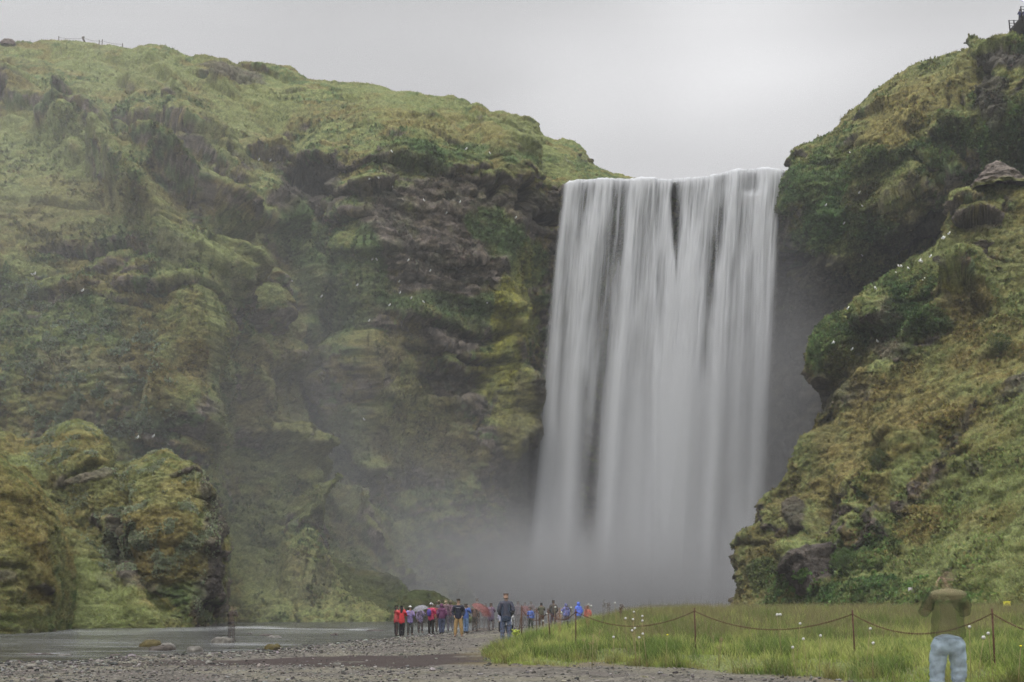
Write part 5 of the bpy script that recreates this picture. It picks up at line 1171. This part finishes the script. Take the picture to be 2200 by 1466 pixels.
# hut-like stone on the left skyline
p, _ = on_land(HILL, 18, 98)
def cst(V, T): return np.ones((len(V), 3))*np.array([.15, .12, .11])*(1+.5*fbm(V, 2, 3, 831))[:, None]
crag_rock('boulder', 18, 101, 159, 2.5, 1.1, 2.0, 'flat topped boulder on the skyline at the far left', cst, [(0,1.0),(.5,.82),(.9,.62),(1,.2)], 830, cat='boulder')
def skyline_y(px):
    k_ = np.abs(HILL.px-px) < 3; return HILL.py[k_].min(), HILL.V[k_][np.argmin(HILL.py[k_])]
M_WOOD = mat_plain('weathered_wood', (.10, .085, .075), .9, nscale=30)
tops = []
for a, b_, t, th, lb in ((184,80,182,.16,'thick leaning wooden post on the left skyline'),(129,88,129,.07,'thin short post left of the leaning one on the skyline'),(214,86,214,.06,'left one of two thin posts right of the leaning post'),(219,85,220,.06,'right one of two thin posts right of the leaning post'),(266,96,266,.07,'low thin stake on the skyline slope')):
    y0, p = skyline_y(a); Y = p[1]; m_ = Y/F; h = max(.6, (y0-b_)*m_)
    root = empty('fence_post', tuple(p), 0, label=lb, category='fence post', group='posts on the left skyline')
    link('pole', tube_mesh('pole', [(0, 0, -.3), ((t-a)*m_*1.2-(.25 if th > .1 else 0), 0, h)], th, 7), M_WOOD, root)
    if th > .1: link('pole_cap', tube_mesh('pole_cap', [(-.42, 0, h), (-.12, 0, h)], .10, 6), M_WOOD, root)
    tops.append(Vector(p)+Vector((-.1 if th > .1 else 0, 0, h*.75)))
tops.sort(key=lambda v: v.x)
for i in range(len(tops)-1):
    a_, b2 = tops[i], tops[i+1]
    link('fence_wire', tube_mesh('fence_wire', [a_.lerp(b2, t)+Vector((0, 0, -.6*t*(1-t))) for t in np.linspace(0, 1, 8)], .022, 4), M_WOOD, label=['thin wire left of the leaning skyline post', 'thin wire right of the leaning skyline post', 'short wire between the two thin skyline posts', 'thin wire at the right end of the skyline fence'][i], category='wire', group='wires on the left skyline')
# ------------------------------------------------------------------ viewing platform top right
M_DK = mat_plain('dark_steel', (.022, .018, .022), .7)
k_ = np.argmin((RWALL.px-2196)**2+(RWALL.py-86)**2); pb = RWALL.V[k_]
Y = pb[1]+1.5; m_ = Y/F
x0 = (2182-CX)*m_; zd = CH+(HY-49)*m_
root = empty('viewing_platform', (x0, Y, zd), 0, label='dark viewing platform with railings jutting out at the top right corner', category='viewing platform')
# bowl shaped underside
VV = []; FF = []; nn_ = 14
for i in range(nn_+1):
    t = i/nn_; x = t*5.2; dp = -1.25*min(1, (t*6)**.5)-.35
    for yy in (-1.6, 1.6): VV += [(x, yy, 0), (x+.0, yy*.8, dp)]
for i in range(nn_):
    o_ = i*4; FF += [(o_, o_+4, o_+5, o_+1), (o_+2, o_+3, o_+7, o_+6), (o_+1, o_+5, o_+7, o_+3), (o_, o_+2, o_+6, o_+4)]
FF += [(0, 1, 3, 2), (nn_*4, nn_*4+2, nn_*4+3, nn_*4+1)]
link('deck', multi_mesh('deck', [(VV, FF)], False), M_DK, root)
for x in np.linspace(.05, 5.1, 9):
    for yy in (-1.5, 1.5): link('railing_post', tube_mesh('railing_post', [(x, yy, -.3), (x-.16, yy, 1.2)], .09, 5), M_DK, root)
for yy in (-1.5, 1.5):
    for zz in (.45, .8, 1.15): link('rail', tube_mesh('rail', [(-.05, yy, zz), (5.1, yy, zz)], .035, 5), M_DK, root)
for x in (.4, 2.6, 4.8): link('support_beam', tube_mesh('support_beam', [(x, 0, -1.2), (x+.3, 0, -3.6)], .16, 6), M_DK, root)
for o_ in [o for o in COL.objects if o.get('group') == 'people on the viewing platform']:
    o_.location = (x0+o_.location.x, Y, zd)
# ------------------------------------------------------------------ gulls
M_GULL = mat_plain('white_feathers', (.78, .78, .76), .8, var=.05); M_WING = mat_plain('grey_feathers', (.45, .46, .48), .8, var=.05); M_BEAK = mat_plain('beak', (.5, .35, .05), .6)
gb = Sk(); a0 = gb.a((0, 0, .15), .085); a1 = gb.a((-.03, 0, .24), .08, a0); a2 = gb.a((-.05, 0, .33), .045, a1); gb.a((-.07, 0, .40), .05, a2); a4 = gb.a((.08, 0, .10), .05, a0); gb.a((.18, 0, .05), (.03, .012), a4)
GB = gb.mesh('body', 1)
GW = multi_mesh('wing', [ball((.06, 0, .17), (.12, .02, .055), 6, 10)]); GK = tube_mesh('beak', [(-.11, 0, .40), (-.17, 0, .39)], [.012, .004], 5)
GLEG = tube_mesh('leg', [(0, 0, .10), (0, 0, 0)], .008, 4)
def gull(Ld, px, py, label, grp, sc=1.0):
    p, n_ = on_land(Ld, px, py)
    root = empty('gull', (p[0], p[1]-.12, p[2]), random.choice((0, math.pi))+random.uniform(-.5, .5), label=label, category='gull', group=grp); root.scale = (sc,)*3
    for nm, me, mt, loc in (('body', GB, M_GULL, (0, 0, 0)), ('wing', GW, M_WING, (0, .065, 0)), ('wing', GW, M_WING, (0, -.065, 0)), ('beak', GK, M_BEAK, (0, 0, 0)), ('leg', GLEG, M_BEAK, (.0, .03, 0)), ('leg', GLEG, M_BEAK, (.0, -.03, 0))):
        o = link(nm, me, mt if not me.materials else None, root); o.location = loc
for (a, b_, lb) in ((1802,660,'white gull on top of the rounded bluff right of the fall'),(1873,600,'lone white gull on the ridge corner above the bare rock face'),(1906,578,'white gull on the ridge lip by the small grassy spur'),(1927,575,'left gull of the pair on the green ledge below the ridge'),(1934,575,'right gull of the pair on the green ledge below the ridge'),
     (1933,555,'single white gull on the ridge above the green ledge'),(1945,542,'lowest gull of the row of three on the ridge'),(1950,541,'middle gull of the row of three on the ridge'),(1955,539,'highest gull of the row of three on the ridge'),(1984,523,'white gull on the ridge left of the dark burrow'),(2004,513,'left gull of the pair near the top of the ridge'),(2010,513,'right gull of the pair near the top of the ridge'),
     (2037,506,'uppermost gull on the right ridge'),(1983,603,'white gull sitting in the leafy green hollow'),(1936,712,'white gull on the grass right of the small cave'),(1882,736,'white gull left of the small cave'),(1828,755,'white gull on the bluff below the leafy patch'),(1788,740,'left gull of the pair on the bluff'),(1794,740,'right gull of the pair on the bluff')):
    gull(NEAR, a, b_, lb, 'white gulls on the right hillside')
for (a, b_, lb) in ((1846,418,'upper gull on the wall behind the right ridge'),(1850,447,'gull on the wall just below the upper one'),(1812,484,'gull low on the leafy wall right of the fall'),(1776,443,'gull on the wall closest to the fall'),(1826,330,'small gull high on the green slope above the wall'),(1850,554,'faint gull in the dark recess below the overhang'),(1955,500,'small gull near the overhang by the ridge'),(2124,291,'gull beside the dark crack near the right edge')):
    gull(RWALL, a, b_, lb, 'white gulls on the right gorge wall')
for (a, b_) in ((795,386),(812,388),(842,403),(778,559),(800,559),(811,564),(827,543),(880,563),(928,585),(857,609),(861,634),(884,646),(839,659),(910,652),(1048,654),(794,693),(970,442),(990,440),(961,461),(910,433),(770,618)):
    gull(HILL, a, b_, 'tiny white gull nesting on the brown rock face left of the fall', 'gulls on the brown rock face')
for (a, b_, lb) in ((1109,472,'white gull below the caves beside the fall'),(628,607,'small gull on the misty green wall left of the brown face'),(585,345,'white gull under the dark overhang at upper left'),(559,346,'fainter gull left of the one under the dark overhang'),(690,640,'faint gull on the misty green gully'),(1003,318,'white gull on the green rim above the brown face'),(1053,331,'right gull on the green rim above the brown face'),(843,331,'left gull on the green rim above the brown face'),(66,592,'left gull of the pair on the left hillside'),(75,592,'right gull of the pair on the left hillside'),(177,630,'lone white gull on the left hillside'),(792,914,'faint gull low on the wet wall'),(282,933,'top gull of three above the big crag'),(297,944,'lower left gull of three above the big crag'),(331,941,'right gull of three above the big crag')):
    gull(HILL, a, b_, lb, 'white gulls on the left hillside')
# ================================================================== CAMERA, WORLD, LIGHT
cam = bpy.data.cameras.new('camera'); co = bpy.data.objects.new('camera', cam); COL.objects.link(co)
co.location = (0, 0, CH); co.rotation_euler = (math.radians(90), 0, 0)
cam.sensor_width = 36; cam.lens = F/2200*36; cam.shift_y = (HY-733)/2200; cam.clip_end = 3000; cam.clip_start = .1
SC.camera = co
w = bpy.data.worlds.new('World'); SC.world = w; w.use_nodes = True
nt = w.node_tree; N = nt.nodes; L = nt.links; N.clear()
out = N.new('ShaderNodeOutputWorld'); bg = N.new('ShaderNodeBackground'); sky = N.new('ShaderNodeTexSky')
SUN_EL, SUN_AZ = 58, 200
sky.sky_type = 'NISHITA'; sky.sun_disc = False; sky.sun_elevation = math.radians(SUN_EL); sky.sun_rotation = math.radians(SUN_AZ)
sky.air_density = 1; sky.dust_density = 4
hs = N.new('ShaderNodeHueSaturation'); hs.inputs['Saturation'].default_value = .15; L.new(sky.outputs[0], hs.inputs['Color'])
tc = N.new('ShaderNodeTexCoord'); sx = N.new('ShaderNodeSeparateXYZ'); L.new(tc.outputs['Generated'], sx.inputs[0])
def fl(x, n=None):
    return x
mr = N.new('ShaderNodeValToRGB')                       # overcast: grey low down, much brighter overhead
e = mr.color_ramp.elements; e[0].position = 0; e[0].color = (3.8, 3.82, 3.9, 1); e[1].position = 1; e[1].color = (25, 25.2, 25.8, 1)
for p, c in ((.22, 4.1), (.32, 4.55), (.44, 4.3), (.52, 4.0), (.62, 10), (.75, 21)):
    k = e.new(p); k.color = (c, c, c*1.012, 1)
L.new(sx.outputs[2], mr.inputs[0])
mp = N.new('ShaderNodeMapping'); mp.inputs['Scale'].default_value = (1.6, 1.6, 6.5); L.new(tc.outputs['Generated'], mp.inputs[0])
nz = N.new('ShaderNodeTexNoise'); nz.inputs['Scale'].default_value = 1.3; nz.inputs['Detail'].default_value = 2.5; nz.inputs['Roughness'].default_value = .45
L.new(mp.outputs[0], nz.inputs['Vector'])
nr_ = N.new('ShaderNodeMapRange'); nr_.inputs[1].default_value = .3; nr_.inputs[2].default_value = .7; nr_.inputs[3].default_value = .86; nr_.inputs[4].default_value = 1.14
L.new(nz.outputs['Fac'], nr_.inputs[0])
def glow(px, py, sharp, amp):
    d = Vector(((px-CX)/F, 1, (HY-py)/F)).normalized()
    vm = N.new('ShaderNodeVectorMath'); vm.operation = 'DOT_PRODUCT'; vm.inputs[1].default_value = d; L.new(tc.outputs['Generated'], vm.inputs[0])
    p = N.new('ShaderNodeMath'); p.operation = 'POWER'; p.inputs[1].default_value = sharp; L.new(vm.outputs['Value'], p.inputs[0])
    q = N.new('ShaderNodeMath'); q.operation = 'MULTIPLY'; q.inputs[1].default_value = amp; L.new(p.outputs[0], q.inputs[0]); return q
g1 = glow(1570, 85, 230, .40); g2 = glow(1220, 195, 480, .20); g3 = glow(1830, 190, 420, .10)
s1 = N.new('ShaderNodeMath'); L.new(g1.outputs[0], s1.inputs[0]); L.new(g2.outputs[0], s1.inputs[1])
s0 = N.new('ShaderNodeMath'); L.new(s1.outputs[0], s0.inputs[0]); L.new(g3.outputs[0], s0.inputs[1])
s2 = N.new('ShaderNodeMath'); L.new(s0.outputs[0], s2.inputs[0]); L.new(nr_.outputs[0], s2.inputs[1])
vs = N.new('ShaderNodeVectorMath'); vs.operation = 'SCALE'; L.new(mr.outputs[0], vs.inputs[0]); L.new(s2.outputs[0], vs.inputs['Scale'])
mx = N.new('ShaderNodeMix'); mx.data_type = 'RGBA'; mx.inputs[0].default_value = .93
L.new(hs.outputs[0], mx.inputs[6]); L.new(vs.outputs[0], mx.inputs[7])
L.new(mx.outputs[2], bg.inputs[0]); bg.inputs[1].default_value = .1; L.new(bg.outputs[0], out.inputs[0])
sl = bpy.data.lights.new('sun', 'SUN'); sl.energy = 1.1; sl.angle = math.radians(14); sl.color = (1, .97, .92)
so = bpy.data.objects.new('sun', sl); COL.objects.link(so)
# the sky's rotation is measured from +Y clockwise seen from above
sd = Vector((math.sin(math.radians(SUN_AZ))*math.cos(math.radians(SUN_EL)), math.cos(math.radians(SUN_AZ))*math.cos(math.radians(SUN_EL)), math.sin(math.radians(SUN_EL))))
so.rotation_euler = sd.to_track_quat('Z', 'Y').to_euler()
vs_ = SC.view_settings; vs_.view_transform = 'Standard'; vs_.look = 'None'; vs_.exposure = .5; vs_.gamma = 1
SC.render.engine = 'CYCLES'
cy = SC.cycles; cy.max_bounces = 6; cy.diffuse_bounces = 2; cy.glossy_bounces = 2; cy.transmission_bounces = 4; cy.transparent_max_bounces = 24; cy.volume_bounces = 0
cy.volume_step_rate = 1.0; cy.volume_max_steps = 64
cy.use_denoising = True
try:
    cy.denoiser = 'OPENIMAGEDENOISE'; cy.denoising_input_passes = 'RGB_ALBEDO_NORMAL'; cy.denoising_prefilter = 'FAST'
except Exception as ex: print(ex)
